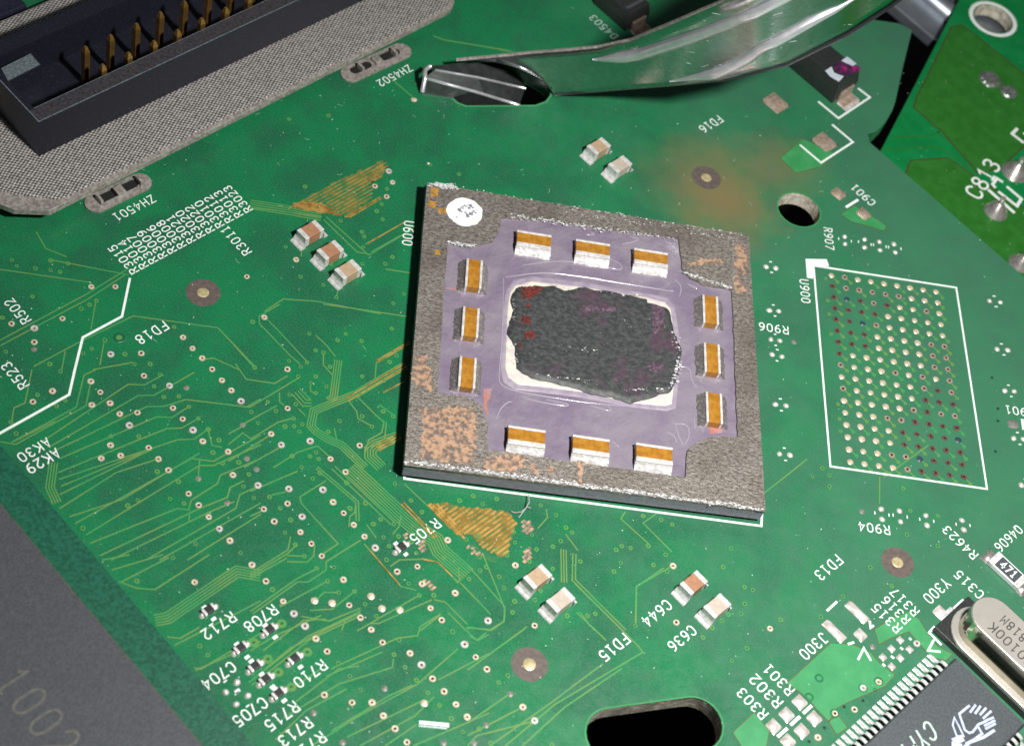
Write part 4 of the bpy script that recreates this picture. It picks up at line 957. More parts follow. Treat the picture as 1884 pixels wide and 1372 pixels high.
# capacitors bonded to the chip
ang0 = math.atan2((C4[1] - C4[0]).y, (C4[1] - C4[0]).x)
def chip_cap(p, vert):
    p = Vector((p.x, p.y, 1.715)); a = Vector((math.cos(ang0), math.sin(ang0), 0))
    if vert: a = Vector((-a.y, a.x, 0))
    b = Vector((-a.y, a.x, 0)); hl, hw = 1.52, .52
    m = MB(); m.box(p, a, 2 * hl, 1.02 if vert else 1.1, 1.715, 2.44); o = m.build('capacitor', M['amber'], chip, org=p, bevel=.05)
    for s in (1, -1):
        wide = .22 if vert or s == 1 else .42
        off = (.50 if vert else .55) + wide / 2
        m = MB(); m.box(p + b * s * off, a, 2 * hl + .04, wide, 1.71, 2.50); m.build('end_terminal', M['term'], o, bevel=.06)
        f0 = off + wide / 2 - .02
        m = MB(); N = 14; ln = .62 if vert else (.2 if s == 1 else .5)
        rows = []
        for k in range(N + 1):
            x = (2 * k / N - 1) * (hl + .04); jit = rnd.uniform(-.06, .06)
            rows.append([p + a * x + b * s * (f0 + t_ * (ln + jit)) + EZ * (z_ + rnd.uniform(-.03, .03)) for t_, z_ in ((0, .62), (.3, .40), (.62, .24), (1, 0.0))])
        for k in range(N):
            for q in range(3): m.face([rows[k][q], rows[k][q + 1], rows[k + 1][q + 1], rows[k + 1][q]])
        for r_ in (rows[0], rows[-1]): m.face(r_ + [r_[0] - EZ * .62])
        m.build('solder_fillet', M['term_dull'] if vert or s == 1 else M['term'], o)
    return o
for x, y in ((525, 250), (750, 284), (972, 318), (497, 1000), (743, 1035), (985, 1066)): chip_cap(TP(x, y, 2.45), False)
for x, y in ((295, 380), (282, 565), (270, 757), (1200, 518), (1206, 703), (1214, 893)): chip_cap(TP(x, y, 2.45), True)

# ------------------------------------------------------------------ capacitors on the board
GC = 'brown and beige ceramic capacitors'
def mlcc(pad_sw, pad_ne, mat, label):
    c = (pad_sw + pad_ne) / 2; c.z = 0; ax = NE
    t = thing('ceramic_capacitor', label, 'capacitor', c, GC)
    L, Wd, H = 2.05, 1.30, 1.18
    m = MB(); m.box(c, ax, L - .7, Wd - .05, .06, H - .03); m.build('body', mat, t, bevel=.06)
    for s in (-1, 1):
        m = MB(); m.box(c + ax * s * (L / 2 - .22), ax, .46, Wd, .04, H); m.build('end_terminal', M['term'], t, bevel=.10, seg=3)
        q = c + ax * s * (L / 2 + .22)
        m = MB(); k = Vector((-ax.y, ax.x, 0)); w = Wd / 2 + .06
        e0, e1_ = c + ax * s * (L / 2 - .02), c + ax * s * (L / 2 + .52)
        pr = [(0, .62), (.1, .40), (.25, .2), (.45, .10), (.54, .0)]
        rows = [[(c + ax * s * (L / 2 - .02 + x) + k * y + EZ * z) for x, z in pr] for y in (-w, -w * .5, 0, w * .5, w)]
        for r_ in range(4):
            for j in range(4): m.face([rows[r_][j], rows[r_][j + 1], rows[r_ + 1][j + 1], rows[r_ + 1][j]])
        m.face(rows[0] + [rows[0][0] * 1 - EZ * .62]); m.face(rows[4] + [rows[4][0] - EZ * .62])
        m.build('solder_fillet', M['term'], t)
    return t
mlcc(TI(385, 765), TI(610, 680), M['ceram_brown'], 'brown ceramic capacitor topmost of the row of three left of the chip')
mlcc(TI(548, 940), TI(775, 842), M['ceram_brown'], 'brown ceramic capacitor in the middle of the row of three left of the chip')
mlcc(TI(690, 1100), TI(930, 1005), M['ceram_tan'], 'tan ceramic capacitor lowest of the row of three left of the chip')
mlcc(TX(605, 1155), TX(780, 1068), M['ceram_tan'], 'brown ceramic capacitor, upper of the pair between the steel clip and the chip')
mlcc(TX(745, 1280), TX(945, 1205), M['ceram_beige'], 'greyish beige ceramic capacitor, lower of the pair between the steel clip and the chip')
mlcc(TE(770, 890), TE(985, 780), M['ceram_tan'], 'tan brown ceramic capacitor just below the scraped copper patch under the chip')
mlcc(TE(935, 1060), TE(1150, 945), M['ceram_beige'], 'beige ceramic capacitor down right of the scraped copper patch, above the print FD15')
mlcc(TG(1330, 270), TG(1525, 175), M['ceram_brown'], 'orange brown ceramic capacitor beside the print C644')
mlcc(TG(1480, 420), TG(1675, 320), M['ceram_beige'], 'beige ceramic capacitor beside the print C636')

# tiny resistors
GR = 'tiny black resistors at the lower left'
def tiny(c, label):
    t = thing('tiny_resistor', label, 'resistor', c, GR)
    m = MB(); m.box(c, NE, .62, .56, .04, .36); m.build('body', M['black'], t, bevel=.03)
    for s in (-1, 1):
        m = MB(); m.box(c + NE * s * .40, NE, .22, .58, .03, .37); m.build('end_terminal', M['term'], t, bevel=.05)
        m = MB(); m.dome(c + NE * s * .62, .24, .27, .22, 0, n=10); m.build('solder_fillet', M['solder_white'], t, smooth=True)
    return t
for (x, y), l in zip(((112, 205), (637, 375), (388, 532), (855, 625), (512, 690), (605, 803), (715, 925)),
    ('tiny black resistor above the print R712', 'tiny black resistor below the print R708', 'tiny black resistor above the print C704, top of a slanting row of four', 'tiny black resistor above the print R710',
     'second tiny black resistor from the top of the slanting row above C705', 'third tiny black resistor from the top of the slanting row above C705', 'lowest tiny black resistor of the slanting row, above the print R715')): tiny(TN(x, y), l)
tiny(TD(1272, 678), 'lone tiny black resistor beside the print R705 and the scraped copper')

# ------------------------------------------------------------------ marked chip resistor
c = TS(605, 800); c.z = 0
t = thing('chip_resistor', 'white ended black resistor marked 471 near the right edge of the board', 'resistor', c)
m = MB(); m.box(c, SE, 3.1, 1.5, .05, .52); m.build('body', M['silk'], t, bevel=.04)
m = MB(); m.box(c, SE, 2.15, 1.22, .52, .56); m.build('coating', M['mould_dark'], t)
for s in (-1, 1):
    m = MB(); m.box(c + SE * s * 1.38, SE, .5, 1.54, .03, .57); m.build('end_terminal', M['term'], t, bevel=.07)
    m = MB(); m.pillow(c + SE * s * 1.85, SE, .95, 1.5, .38, 0, 8); m.build('solder_fillet', M['solder'], t, smooth=True)
lettering('471', c - SE * .55 + NE * .02, c + SE * .55, .572, 'printed_value', M['silk'], t, h=.85, stroke=.16)

# ------------------------------------------------------------------ large ball grid package, lower left
p0 = at(231, 1090, 1.0); n0 = SW
A0, A1 = p0 + NW * 22.5, p0 + SE * 32
c = (A0 + A1) / 2 + SW * 14; c.z = 0
t = thing('memory_controller_package', 'big dark grey chip package on dark green base, lower left corner, marked 1002', 'chip', c)
quad = lambda a, b, d0, d1: [a + SW * d0, b + SW * d0, b + SW * d1, a + SW * d1]
m = MB(); m.prism(flat(quad(A0, A1, .15, 30)), .02, .46); m.build('shaded_ball_gap', M['under'], t)  # black slab in place of the shaded gap below the package
m = MB(); m.prism(flat(quad(A0, A1, 0, 30)), .45, 1.0); m.build('base_laminate', M['substrate'], t)
q0 = at(205, 1174, 1.9)
off = (q0 - p0).dot(SW)
m = MB()
lo = quad(A0 + SE * 2, A1 - SE * 2, off - .28, 28); hi = quad(A0 + SE * 2.4, A1 - SE * 2.4, off, 27.6)
m.mesh_([(p.x, p.y, 1.0) for p in lo] + [(p.x, p.y, 1.9) for p in hi], [[4, 5, 6, 7], [0, 1, 5, 4], [1, 2, 6, 5], [2, 3, 7, 6], [3, 0, 4, 7]])
mo = m.build('mould_cap', M['mould'], t)
m = MB(); m.ribbon([lo[0], lo[1]], .16, 1.012); m.build('resin_edge', simple('brown_flash', (.10, .075, .05), (.05, .06, .045), 20, .6), t)
lettering('1002', TV(88, 905, 1.9), TV(455, 1345, 1.9), 1.915, 'laser_mark', M['laser'], mo, h=2.55, stroke=.085, wide=.9)

# ------------------------------------------------------------------ thin black chip with leads, lower right
k0 = at(1738, 1219, .6); e = TH(1478, 738, 1.05)
along0 = (e - k0).dot(SW)
cor = k0 + SW * along0; cor.z = 0
t = thing('leaded_chip', 'charcoal black chip with rows of bright leads and white emblem, bottom right', 'chip', cor)
bl, bw = 20.0, 7.3
cq = lambda a, b: cor + SW * a + SE * b
m = MB(); lo = [cq(0, .25), cq(bl, .25), cq(bl, bw + .25), cq(0, bw + .25)]; hi = [cq(.15, .45), cq(bl, .45), cq(bl, bw + .05), cq(.15, bw + .05)]
m.mesh_([(p.x, p.y, .55) for p in lo] + [(p.x, p.y, 1.05) for p in hi] + [(p.x, p.y, .1) for p in hi], [[4, 5, 6, 7]] + [[i, (i + 1) % 4, 4 + (i + 1) % 4, 4 + i] for i in range(4)] + [[(i + 1) % 4, i, 8 + i, 8 + (i + 1) % 4] for i in range(4)])
body = m.build('body', M['mould_dark'], t)
prof = [(.32, .62), (-.10, .62), (-.30, .52), (-.42, .16), (-.56, .10), (-1.05, .08)]
def lead_mesh(sg):
    m = MB(); w = .15; top, bot = [], []
    for y in (-w, w):
        top.append([SE * sg * x + SW * y + EZ * z for x, z in prof]); bot.append([SE * sg * x + SW * y + EZ * (z - .09) for x, z in prof])
    for j in range(len(prof) - 1):
        m.face([top[0][j], top[0][j + 1], top[1][j + 1], top[1][j]]); m.face([top[0][j], bot[0][j], bot[0][j + 1], top[0][j + 1]]); m.face([top[1][j + 1], bot[1][j + 1], bot[1][j], top[1][j]])
    m.pillow(SE * sg * -.95, SE, .85, .40, .07, 0, 4)
    return m.data('lead', M['lead'])
for sg, b0 in ((1, 0.0), (-1, 7.8)):
    d = lead_mesh(sg)
    for i in range(28):
        q = k0 + SW * (.65 * (i + .1)) + SE * b0
        o = bpy.data.objects.new('lead', d); col.objects.link(o); o.parent = t; o.location = (Vector((q.x, q.y, 0)) - cor) * S
lettering('CYPRESS', TH(1285, 1190, 1.05), TH(1285, 1190, 1.05) + SW * 6.6, 1.062, 'printed_name', M['silk_grey'], body, h=1.55, stroke=.12, slant=.28)
m = MB(); zz = 1.062
def lg(pts, w=.14): m.ribbon([TR(x, y, 1.05) for x, y in pts], w, zz + .0004 * len(m.f), caps=True)
lg([(365, 1045), (285, 1110), (330, 1240), (365, 1265), (395, 1255), (440, 1195), (500, 1170)], .2); lg([(245, 1140), (232, 1200), (265, 1290), (320, 1290), (285, 1215), (245, 1140)], .16)
lg([(500, 1165), (560, 1140)], .2); lg([(375, 1095), (415, 1040)], .2); lg([(415, 1105), (455, 1050)], .2); lg([(455, 1115), (500, 1065)], .2); lg([(480, 1145), (540, 1090)], .2); lg([(490, 1205), (570, 1165)], .2); lg([(500, 1230), (575, 1190)], .2)
lg([(565, 1245), (480, 1300), (370, 1340), (330, 1375)], .25); lg([(440, 1220), (470, 1270), (400, 1320), (340, 1350)], .2); lg([(250, 1330), (300, 1310)], .55); lg([(240, 1360), (290, 1372)], .5)
m.build('printed_emblem', simple('lilac_white_ink', (.50, .54, .72), (.42, .46, .64), 30, .55), body)

# ------------------------------------------------------------------ crystal
nC = 6.75
def cy(b, n, z=0): q = SE * b + NE * n; return Vector((q.x, q.y, z))
def stadium(b0, b1, n, r, k=14):
    A, Bq = SE * (b0 + r) + NE * n, SE * (b1 - r) + NE * n
    return [A + (NE * math.cos(math.pi * i / k) - SE * math.sin(math.pi * i / k)) * r for i in range(k + 1)] + [Bq + (-NE * math.cos(math.pi * i / k) + SE * math.sin(math.pi * i / k)) * r for i in range(k + 1)]
t = thing('crystal_can', 'silver oval metal crystal can with dark stamped digits on black base, right edge', 'crystal', cy(42, nC))
m = MB(); m.box(cy(42.5, nC - .1), SE, 12.2, 4.6, .02, .75); m.build('base', M['black'], t, bevel=.08)
m = MB(); m.prism(flat(stadium(36.7, 48.3, nC, 2.38)), .74, 1.1); m.build('flange', M['can'], t, bevel=.12, seg=3, smooth=True)
m = MB(); m.prism(flat(stadium(37.3, 47.7, nC, 1.78)), 1.08, 3.8); m.build('can_wall', M['can_side'], t, smooth=False)
m = MB(); m.prism(flat(stadium(37.27, 47.73, nC, 1.81)), 3.55, 3.82); can = m.build('can_top', M['can'], t, bevel=.16, seg=4)
lettering('F0100K', TR(850, 690, 3.82), TR(560, 410, 3.82), 3.835, 'stamped_digits', M['ink_dark'], can, h=.92, stroke=.12)
lettering('9818M', TR(845, 545, 3.82), TR(655, 350, 3.82), 3.835, 'stamped_digits', M['ink_dark'], can, h=.92, stroke=.12)
m = MB(); m.box(TR(190, 300), SE, .5, 1.2, .02, .2); m.build('end_lead', M['lead'], t, bevel=.04)

# ------------------------------------------------------------------ cloth covered shield plate and box header
zt = 2.0
n_edge = at(178, 352, 1.35)
fr = lambda a, b, z=0.0: Vector((n_edge.x, n_edge.y, 0)) + NE * a + NW * b + EZ * z
inv = lambda p: ((p - fr(0, 0)).dot(NE), (p - fr(0, 0)).dot(NW))
ends = [inv(at(*p, 1.5)) for p in ((84, 397), (25, 391), (0, 381), (-60, 350), (868, 14), (880, -4))]
a_l, a_r = ends[0][0] + .4, ends[4][0] - .6
depth = inv(at(48, 19, 1.9))[1]
shield = thing('shield_plate', 'raised steel plate covered in woven grey cloth around the black header', 'shield plate', fr(10, 6))
rr = 2.2
outl = [fr(a_l, 0), fr(a_r - rr, 0)] + [fr(a_r - rr + rr * math.sin(t * math.pi / 12), rr - rr * math.cos(t * math.pi / 12)) for t in range(1, 7)] + [fr(a_r, depth), fr(ends[3][0] - 8, depth), fr(ends[3][0] - 8, ends[3][1])] + \
       [fr(*ends[k]) for k in (3, 2, 1)]
m = MB(); m.prism(flat(outl), 1.25, 1.9); m.build('steel_frame', M['steel_rim'], shield, bevel=.08)
cen = sum(outl, Vector()) / len(outl)
def inset(P, d):
    n = len(P); out = []
    for i in range(n):
        a, b, c = P[i - 1], P[i], P[(i + 1) % n]
        e, f = (b - a).normalized(), (c - b).normalized()
        n1, n2 = Vector((-e.y, e.x, 0)), Vector((-f.y, f.x, 0)); k = (n1 + n2); k = k.normalized(); out.append(b + k * d / max(.4, k.dot(n1)))
    return out
cl_ = inset(outl, .28)
cl_[0] += NE * 1.4 + NW * .1
cl_[-1] += NE * .8 + NW * .9; cl_[-2] += NE * .5 + NW * 1.0; cl_[-3] += NW * .9
m = MB(); m.prism(flat(cl_), 1.88, 2.08); m.build('woven_cloth', M['cloth'], shield, bevel=.06)

hB = at(72, 288, 2.08)
hf = lambda a, b, z=0.0: Vector((hB.x, hB.y, 0)) + NE * a + NW * b + EZ * z
header = thing('box_header', 'long black open box header holding two rows of gold pins, upper left', 'connector', hf(20, 4.7))
hz, hw, hl = 6.25, 9.5, 54
M['rim_top'] = simple('lit_black_rim', (0.024, 0.022, 0.027), (0.050, 0.047, 0.053), 40, .5, bump=.3)  # paler than the shroud: light on the top face put into the colour
m = MB(); m.ribbon([hf(.1, .78), hf(hl, .78)], 1.36, hz + .006); m.build('front_rim', M['rim_top'], header)
shell = pierced('shroud', [hf(0, 0), hf(hl, 0), hf(hl, hw), hf(0, hw)], [[hf(.62, 1.55), hf(hl - .6, 1.55), hf(hl - .6, hw - 1.6), hf(.62, hw - 1.6)]], 2.08, hz, M['plastic'], header)
m = MB(); m.prism(flat([hf(.5, 1.4), hf(hl - .5, 1.4), hf(hl - .5, hw - 1.5), hf(.5, hw - 1.5)]), 2.10, 2.6); m.build('floor', M['plastic'], header)
m = MB(); m.prism(flat([hf(.62, 1.55), hf(9, 1.55), hf(9, 2.15), hf(.62, 2.15)]), 2.6, 5.0); m.build('inner_ledge', M['plastic'], header, bevel=.05)
m = MB(); m.ribbon([hf(.04, .06), hf(hl, .06)], .12, hz + .012); m.ribbon([hf(.62, 1.50), hf(hl - .6, 1.50)], .07, hz + .012); m.ribbon([hf(.1, .1), hf(.1, hw)], .1, hz + .011); o = m.build('pale_rim_lines', M['plastic_pale'], header)
lp = [at(0, 126, 5.6), at(58, 97, 5.6), at(77, 119, 5.6), at(13, 151, 5.6), at(-10, 146, 5.6)]
m = MB(); m.prism(flat(lp), 2.6, 5.6); lug = m.build('key_block', M['plastic'], header, bevel=.08)
m = MB(); m.prism(flat([p + (cen * 0) for p in [lp[0] * .97 + lp[2] * .03, lp[1] * .96 + lp[3] * .04, lp[2] * .95 + lp[0] * .05, lp[3] * .97 + lp[1] * .03]]), 5.6, 5.625); m.build('pale_top', M['plastic_pale'], lug)
pm = MB(); w = .26
for z0_, z1_, k0_, k1_ in ((2.55, 6.55, 1, 1), (6.55, 7.05, 1, .45)):
    P0 = [NE * (w * k0_ * i) + NW * (w * k0_ * j) + EZ * z0_ for i, j in ((-1, -1), (1, -1), (1, 1), (-1, 1))]
    P1 = [NE * (w * k1_ * i) + NW * (w * k1_ * j) + EZ * z1_ for i, j in ((-1, -1), (1, -1), (1, 1), (-1, 1))]
    pm.mesh_(P0 + P1, [[i, (i + 1) % 4, 4 + (i + 1) % 4, 4 + i] for i in range(4)] + [[4, 5, 6, 7]])
pd = pm.data('pin', M['pin'])
pa, pb = at(157, 86, 7.05), at(189, 119, 7.05)
hc0 = Vector(header['_o'])
for base in (pa, pb):
    for i in range(12):
        q = Vector((base.x, base.y, 0)) + NE * (2.62 * i) + Vector((rnd.uniform(-.06, .06), rnd.uniform(-.06, .06), 0))
        o = bpy.data.objects.new('pin', pd); col.objects.link(o); o.parent = header; o.location = (q - Vector((hc0.x, hc0.y, 0))) * S

k = at(49, 9, .9)
t = thing('dark_block', 'corner of a dark navy block at the upper left edge of the picture', 'chip', (k.x, k.y, 0))
m = MB(); P = [k, k + NW * 9, k + NW * 9 + SW * 14, k + SW * 14]; m.prism(flat(P), .02, .9); m.build('body', M['navy'], t, bevel=.08)

# ------------------------------------------------------------------ spring clip
clip = thing('spring_clip', 'polished steel spring arm hooked into the slot and rising to the upper right', 'clip', at(1000, 178, 0))
bot = [(1020, 177, .12), (1085, 172, 2.2), (1150, 166, 4.7), (1240, 159, 8.4), (1330, 151, 12.0), (1400, 135, 13.9), (1450, 122, 15.0), (1560, 68, 17.6), (1640, 16, 19.6), (1720, -45, 21), (1800, -110, 23)]
CLIP_TILT = -.08
top = [(985, 100), (1050, 95), (1100, 90), (1160, 77), (1240, 44), (1310, 14), (1370, -12), (1490, -75), (1580, -125), (1660, -180), (1740, -230)]
BP = [at(*b) for b in bot]; TP_ = []
for i, (u, v) in enumerate(top):
    b = BP[i]; h_ = BP[min(i + 1, len(BP) - 1)] - BP[max(i - 1, 0)]; h_.z = 0; h_.normalize()
    N = Vector((h_.y, -h_.x, CLIP_TILT)); dr = r0 * ((u - PW / 2) / FPX) + r1 * ((v - PH / 2) / FPX) + r2
    TP_.append(CAM + dr * (N.dot(b - CAM) / N.dot(dr)))
y0_, dy_ = BP[0].y, (TP_[0].y - BP[0].y)
for (u, v), (u2, v2) in (((1013, 164), (968, 101.5)), ((1001, 151), (950, 103.5)), ((981, 138.5), (930, 105.5)), ((950, 124.5), (900, 108.5)), ((915, 115), (872, 111))):
    BP.insert(0, at_y(u, v, y0_ + .12)); TP_.insert(0, at_y(u2, v2, y0_ + dy_ + .12))
NS = 8
m = MB(); fr_v, bk_v = [], []
for b, q in zip(BP, TP_):
    for j in range(NS + 1):
        p = b.lerp(q, j / NS); fr_v.append(p); bk_v.append(p + Vector((.0, .38, .06)))
n = len(BP); F = []
for i in range(n - 1):
    for j in range(NS): F.append([i * (NS + 1) + j, (i + 1) * (NS + 1) + j, (i + 1) * (NS + 1) + j + 1, i * (NS + 1) + j + 1])
o_ = n * (NS + 1)
F2 = [[o_ + x for x in reversed(f)] for f in F]
for i in range(n - 1):
    for j in (0, NS): F2.append([i * (NS + 1) + j, (i + 1) * (NS + 1) + j, o_ + (i + 1) * (NS + 1) + j, o_ + i * (NS + 1) + j])
m.mesh_(fr_v + bk_v, F + F2); arm = m.build('arm', M['clip'], clip)
for p in arm.data.polygons[:len(F)]: p.use_smooth = True
r0a = at_y(838, 114, TP_[0].y - .8)
m = MB(); m.tube([r0a + Vector((0, .19, .06))] + [q + Vector((0, .19, .06)) for q in TP_], .17, 6); m.build('cut_edge', M['steel_rim'], clip)
def on_arm(s, f): i = max(0, min(n - 2, int(s))); return BP[i].lerp(TP_[i], f).lerp(BP[i + 1].lerp(TP_[i + 1], f), s - i)
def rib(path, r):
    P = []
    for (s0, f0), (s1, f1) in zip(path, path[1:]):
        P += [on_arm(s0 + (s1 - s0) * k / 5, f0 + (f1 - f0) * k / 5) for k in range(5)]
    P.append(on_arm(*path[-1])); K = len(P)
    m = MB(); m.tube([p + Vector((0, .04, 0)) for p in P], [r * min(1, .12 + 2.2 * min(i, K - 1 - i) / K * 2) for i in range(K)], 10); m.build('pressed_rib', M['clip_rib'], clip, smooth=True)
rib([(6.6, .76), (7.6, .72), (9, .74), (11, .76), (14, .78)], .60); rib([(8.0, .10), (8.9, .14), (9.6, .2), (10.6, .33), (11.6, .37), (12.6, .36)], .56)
m = MB()
for i in range(70):
    s_, f_ = rnd.uniform(7.5, 12.5), rnd.uniform(.15, .95); ds = rnd.uniform(.03, .16)
    a, b = on_arm(s_, f_), on_arm(s_ + ds, f_ + rnd.uniform(-.06, .06)); d = Vector((0, -.02, 0)); u_ = EZ * rnd.uniform(.03, .08)
    m.face([a + d, b + d, b + d + u_, a + d + u_])
o = m.build('scratch', M['flake'], clip); o['kind'] = 'stuff'
L0 = [at(792, 121, 1.75), at(880, 116, 1.5), at(968, 140, -1.5)]
L1 = [at(800, 129, 1.9), at(880, 143, 1.2), at(966, 163, -1.7)]
L2 = [at(782, 144, 1.6), at(870, 168, .7), at(955, 194, -1.9)]
L3 = [at(777, 169, .3), at(832, 180, .06), at(900, 205, -2.2)]
m = MB(); V = []
for ln in (L0, L1, L2, L3): V += [ln[0].lerp(ln[1], k / 4) for k in range(4)] + [ln[1].lerp(ln[2], k / 4) for k in range(5)]
F = [[r_ * 9 + i, (r_ + 1) * 9 + i, (r_ + 1) * 9 + i + 1, r_ * 9 + i + 1] for r_ in range(3) for i in range(8)]
m.mesh_(V + [v - EZ * .35 for v in V], F + [[36 + x for x in reversed(f)] for f in F] + [[r_ * 9, r_ * 9 + 9, 36 + r_ * 9 + 9, 36 + r_ * 9] for r_ in range(3)] + [[27 + i, 27 + i + 1, 63 + i + 1, 63 + i] for i in range(8)])
m.build('hook', simple('satin_spring_steel', (.24, .27, .26), (.17, .19, .185), 12, .28, .9, .15), clip)
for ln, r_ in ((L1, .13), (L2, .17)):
    m = MB(); m.tube([ln[0], ln[0].lerp(ln[1], .5), ln[1], ln[1].lerp(ln[2], .5), ln[2]], r_, 8); m.build('fold_highlight', M['clip_rib'], clip, smooth=True)  # pale tubes paint the highlights along the folds
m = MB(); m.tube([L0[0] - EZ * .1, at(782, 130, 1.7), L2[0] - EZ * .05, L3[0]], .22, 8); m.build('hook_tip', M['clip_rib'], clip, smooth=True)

# ------------------------------------------------------------------ black parts near the top edge
def block(name, label, cat, corner, wid, length, h, mat, cutoff=0.0):
    c = Vector((corner.x, corner.y, 0)) + NE * wid / 2 + NW * length / 2
    t = thing(name, label, cat, c); m = MB()
    lo = [c + NE * i * wid / 2 + SE * j * length / 2 for i, j in ((-1, 1), (1, 1), (1, -1), (-1, -1))]
    hi = [c + NE * i * (wid / 2 - .22) + SE * j * (length / 2 - .3) for i, j in ((-1, 1), (1, 1), (1, -1), (-1, -1))]
    md = [c + NE * i * wid / 2 + SE * j * length / 2 for i, j in ((-1, 1), (1, 1), (1, -1), (-1, -1))]
    m.mesh_([p + EZ * .12 for p in lo] + [p + EZ * h * .5 for p in md] + [p + EZ * h for p in hi], [[3, 2, 1, 0], [8, 9, 10, 11]] + [[k * 4 + i, k * 4 + (i + 1) % 4, (k + 1) * 4 + (i + 1) % 4, (k + 1) * 4 + i] for k in (0, 1) for i in range(4)])
    m.build('body', mat, t, bevel=.12)
    e = c + SE * length / 2
    m = MB(); m.box(e + SE * .12, NE, wid * .56, .24, .05, h * .48); m.box(e + SE * .55, NE, wid * .56, 1.0, .02, .16); m.build('terminal', M['solder_dull'], t, bevel=.04)
    m = MB(); m.pillow(e + SE * .75, NE, wid * .7, 1.5, .12, 0, 6); m.build('solder_fillet', M['solder_white'], t)
    return t, c
dio, dc = block('diode', 'black moulded diode with a silver end terminal above the print D4503', 'diode', at(1150, 60), 3.3, 4.7, 2.2, M['black'])
m = MB(); m.box(dc + SE * 1.35, NE, 2.3, .35, 2.2, 2.215); m.build('cathode_band', M['mould'], dio)
tan, tc = block('tantalum_capacitor', 'black block with two white bars and magenta mark, half hidden by the steel clip', 'capacitor', at(1530, 192), 3.6, 6.6, 2.7, M['black'])
tz = 2.7
def top_patch(pts, mat, name, z):
    m = MB(); m.prism(flat(TU.many(pts, z)), z - .01, z + .012); m.build(name, mat, tan)
top_patch([(660, 475), (740, 425), (770, 500), (890, 545), (830, 610), (720, 545)], M['white_mark'], 'white_bar', tz + .01); top_patch([(862, 350), (935, 300), (1050, 390), (1000, 415), (930, 385)], M['white_mark'], 'white_bar', tz + .01)
top_patch([(760, 400), (850, 350), (930, 390), (1050, 410), (1105, 440), (1060, 490), (940, 520), (880, 530), (800, 480)], simple('violet_smudge', (.09, .02, .08), (.03, .01, .03), 18, .45), 'violet_mark', tz + .004)
m = MB(); cx = TU(885, 458, tz)
for a, b in (((840, 480), (930, 440)), ((860, 425), (905, 495)), ((980, 430), (1090, 455)), ((1000, 480), (1060, 440))): m.ribbon([TU(*a, tz), TU(*b, tz)], .32, tz + .03 + .004 * a[0] / 100)
o = m.build('magenta_mark', M['magenta'], tan); o['kind'] = 'stuff'

# ------------------------------------------------------------------ second board, lower, on the right
ZR = -4.0
rb = thing('second_circuit_board', 'glossy green circuit board lying lower at the upper right, printed C813', 'circuit board', at(1800, 200, ZR))
d_l = (at(1765, 0, ZR) - at(1640, 240, ZR)).normalized()
l0, l1 = at(1640, 240, ZR) - d_l * 8, at(1765, 0, ZR) + d_l * 30
right = Vector((d_l.y, -d_l.x, 0))
rc = at(1827, 35, ZR)
rh = [rc + Vector((2.25 * math.cos(k * math.pi / 18), 2.25 * math.sin(k * math.pi / 18), 0)) for k in range(36)]
pierced('laminate_panel', [l0, l0 + right * 60 - d_l * 25, l1 + right * 60, l1], [rh], ZR - 1.6, ZR, M['mask2'], rb)
m = MB()
for k in range(36):
    a, b = rc + (rh[k] - rc) * .995, rc + (rh[(k + 1) % 36] - rc) * .995
    m.face([(a.x, a.y, ZR - .02), (b.x, b.y, ZR - .02), (b.x, b.y, ZR - 1.6), (a.x, a.y, ZR - 1.6)])
m.build('hole_wall', M['laminate'], rb)
m = MB(); m.ring(rc, 2.42, 2.78, ZR, ZR + .05, 40); m.build('printed_ring', M['silk'], rb)
for pts in (TO.many([(1090, 770), (1120, 690), (1365, 195), (1440, 182), (1520, 240), (1884, 530), (2100, 700), (2100, 1000), (1884, 1050), (1720, 1200), (1560, 1250), (1300, 950), (1160, 830)], ZR), TO.many([(1055, 1190), (1075, 1150), (1330, 1132), (1390, 1165), (1520, 1255), (1900, 1500), (2100, 1700), (1900, 2100), (1500, 1700), (1020, 1290)], ZR)):
    m = MB(); m.prism(flat(pts), ZR, ZR + .015); m.build('copper_plane', M['mask2_plane'], rb)
    m = MB(); m.ribbon(pts + pts[:1], .14, ZR + .02); m.build('plane_edge', simple('brown_plane_edge', (.05, .045, .012), (.07, .03, .015), 20, .4), rb)
for pts in ([(950, 985), (1200, 975), (1280, 945)], [(860, 1070), (1240, 1050), (1300, 1070), (1540, 1240)], [(1260, 940), (1340, 1010), (1560, 1160)]):
    m = MB(); m.ribbon(TO.many(pts, ZR), .16, ZR + .012); m.build('copper_trace', M['mask2_plane'], rb)
lettering('C813', TT(550, 512, ZR), TT(705, 268, ZR), ZR + .03, 'silkscreen_text', M['silk'], rb, snap=0, h=1.95, stroke=.125, wide=1.1)
def rline(pts, w): m = MB(); m.ribbon(TT.many(pts, ZR), w, ZR + .035, caps=True); m.build('silkscreen_line', M['silk'], rb)
rline([(685, 495), (905, 690)], .36); rline([(775, 510), (935, 635), (975, 570), (850, 465)], .34); rline([(735, 465), (715, 440), (755, 385), (800, 415)], .32); rline([(1010, 700), (1080, 760)], .3)
rline([(935, -60), (890, -15), (990, 60)], .34); rline([(1000, -20), (1080, 40)], .3)
for x, y, r_ in ((920, 325, 1.5), (745, 680, 1.3), (965, 1150, 1.25)):
    p = TT(x, y, ZR); m = MB(); m.dome(p, r_, r_, 1.5, ZR, n=20, p=1.25, rings=6); j = m.build('solder_joint', M['solder'], rb, smooth=True)
    m = MB(); m.tube([p + EZ * (ZR * 0 + 1.2), p + EZ * 2.1 + SW * .15], .28, 8); m.build('lead_end', M['solder'], j)
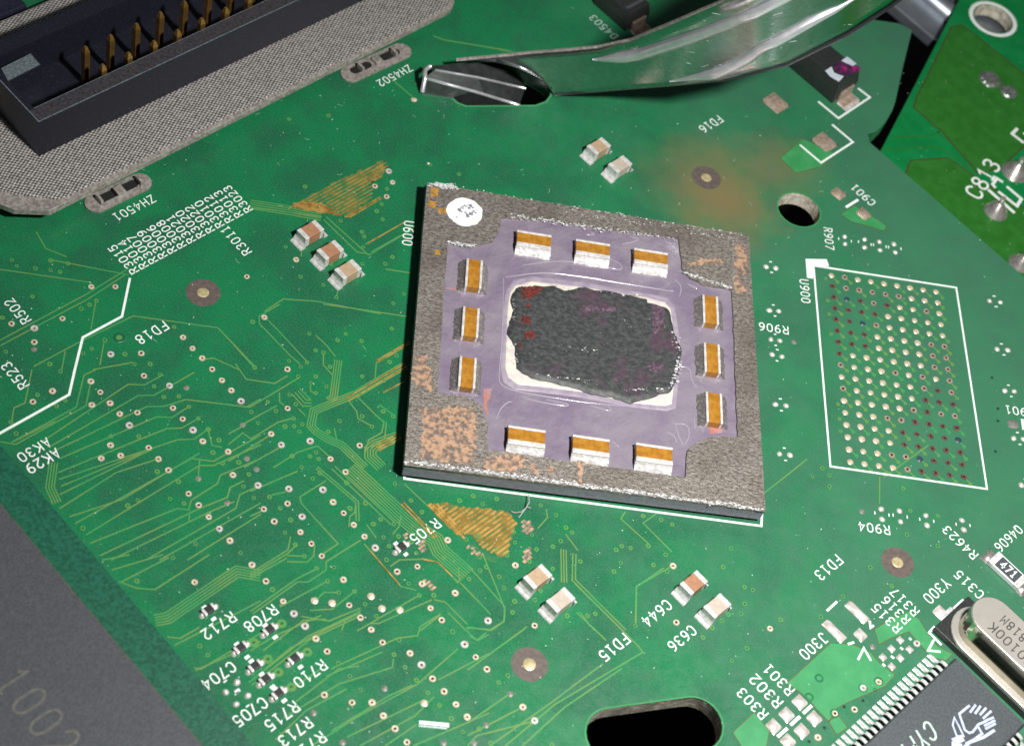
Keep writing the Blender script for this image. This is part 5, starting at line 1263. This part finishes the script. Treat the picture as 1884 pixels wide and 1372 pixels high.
for (x, y), r_ in (((1380, 1120), 1.25), ((1640, 1290), 1.0)):
    p = at(1640 + x / 7.623, y / 7.623, ZR)
    m = rough_patch([(p.x + r_ * math.cos(k / 24 * 6.283), p.y + r_ * math.sin(k / 24 * 6.283)) for k in range(24)], ZR, .25, .22, .14, 9); m.build('solder_joint', simple('greenish_solder', (.20, .27, .22), (.42, .42, .40), 30, .3, .7, .5), rb)
m = MB()
for i in range(80):
    p = at(rnd.uniform(1650, 1884), rnd.uniform(60, 500), ZR); r_ = rnd.uniform(.03, .07); m.face([(p.x + r_ * math.cos(k * 1.6), p.y + r_ * math.sin(k * 1.6) * .7, ZR + .04) for k in range(4)])
o = m.build('dust', M['dust'], rb); o['kind'] = 'stuff'

# ------------------------------------------------------------------ metal chassis below
ZC = -6.1
e0, e1_ = at(1650, 14, ZC), at(1726, 78, ZC)
d = (e1_ - e0).normalized(); up_ = Vector((-d.y, d.x, 0))
if up_.y < 0: up_ = -up_
ch = thing('metal_bracket', 'dull grey aluminium bracket seen below the boards in the upper right corner', 'bracket', (e0 + e1_) / 2)
a0, a1 = e0 - d * 14, e1_ + d * 40
m = MB(); P = [a0, a1, a1 + up_ * 26, a0 + up_ * 26]; m.prism(flat(P), ZC - 1.5, ZC); m.build('plate', M['alu'], ch, bevel=.3, seg=3)
m = MB(); m.tube([a0 + up_ * 4.5 + EZ * .1, a1 + up_ * 4.5 + EZ * .1], 1.3, 14); m.build('rolled_bead', M['alu'], ch, smooth=True)
m = MB(); p = at(1715, 2, ZC); m.disc(p + up_ * 1.2, 1.5, ZC + .02, 20, 2.2); m.build('dark_cutout', M['under'], ch)

# ------------------------------------------------------------------ a stray fibre
t = thing('fibre', 'thin curled grey fibre on the board just below the large processor chip', 'fibre', at(960, 940))
m = MB(); m.tube([TE(x, y, z) for x, y, z in ((835, 195, .4), (838, 250, .6), (815, 290, .3), (770, 350, .1), (760, 360, .1))], .05, 6); m.tube([TE(x, y, z) for x, y, z in ((850, 290, .2), (820, 285, .3), (780, 320, .2), (730, 325, .1), (710, 315, .1))], .045, 6)
m.build('strand', M['hair'], t)
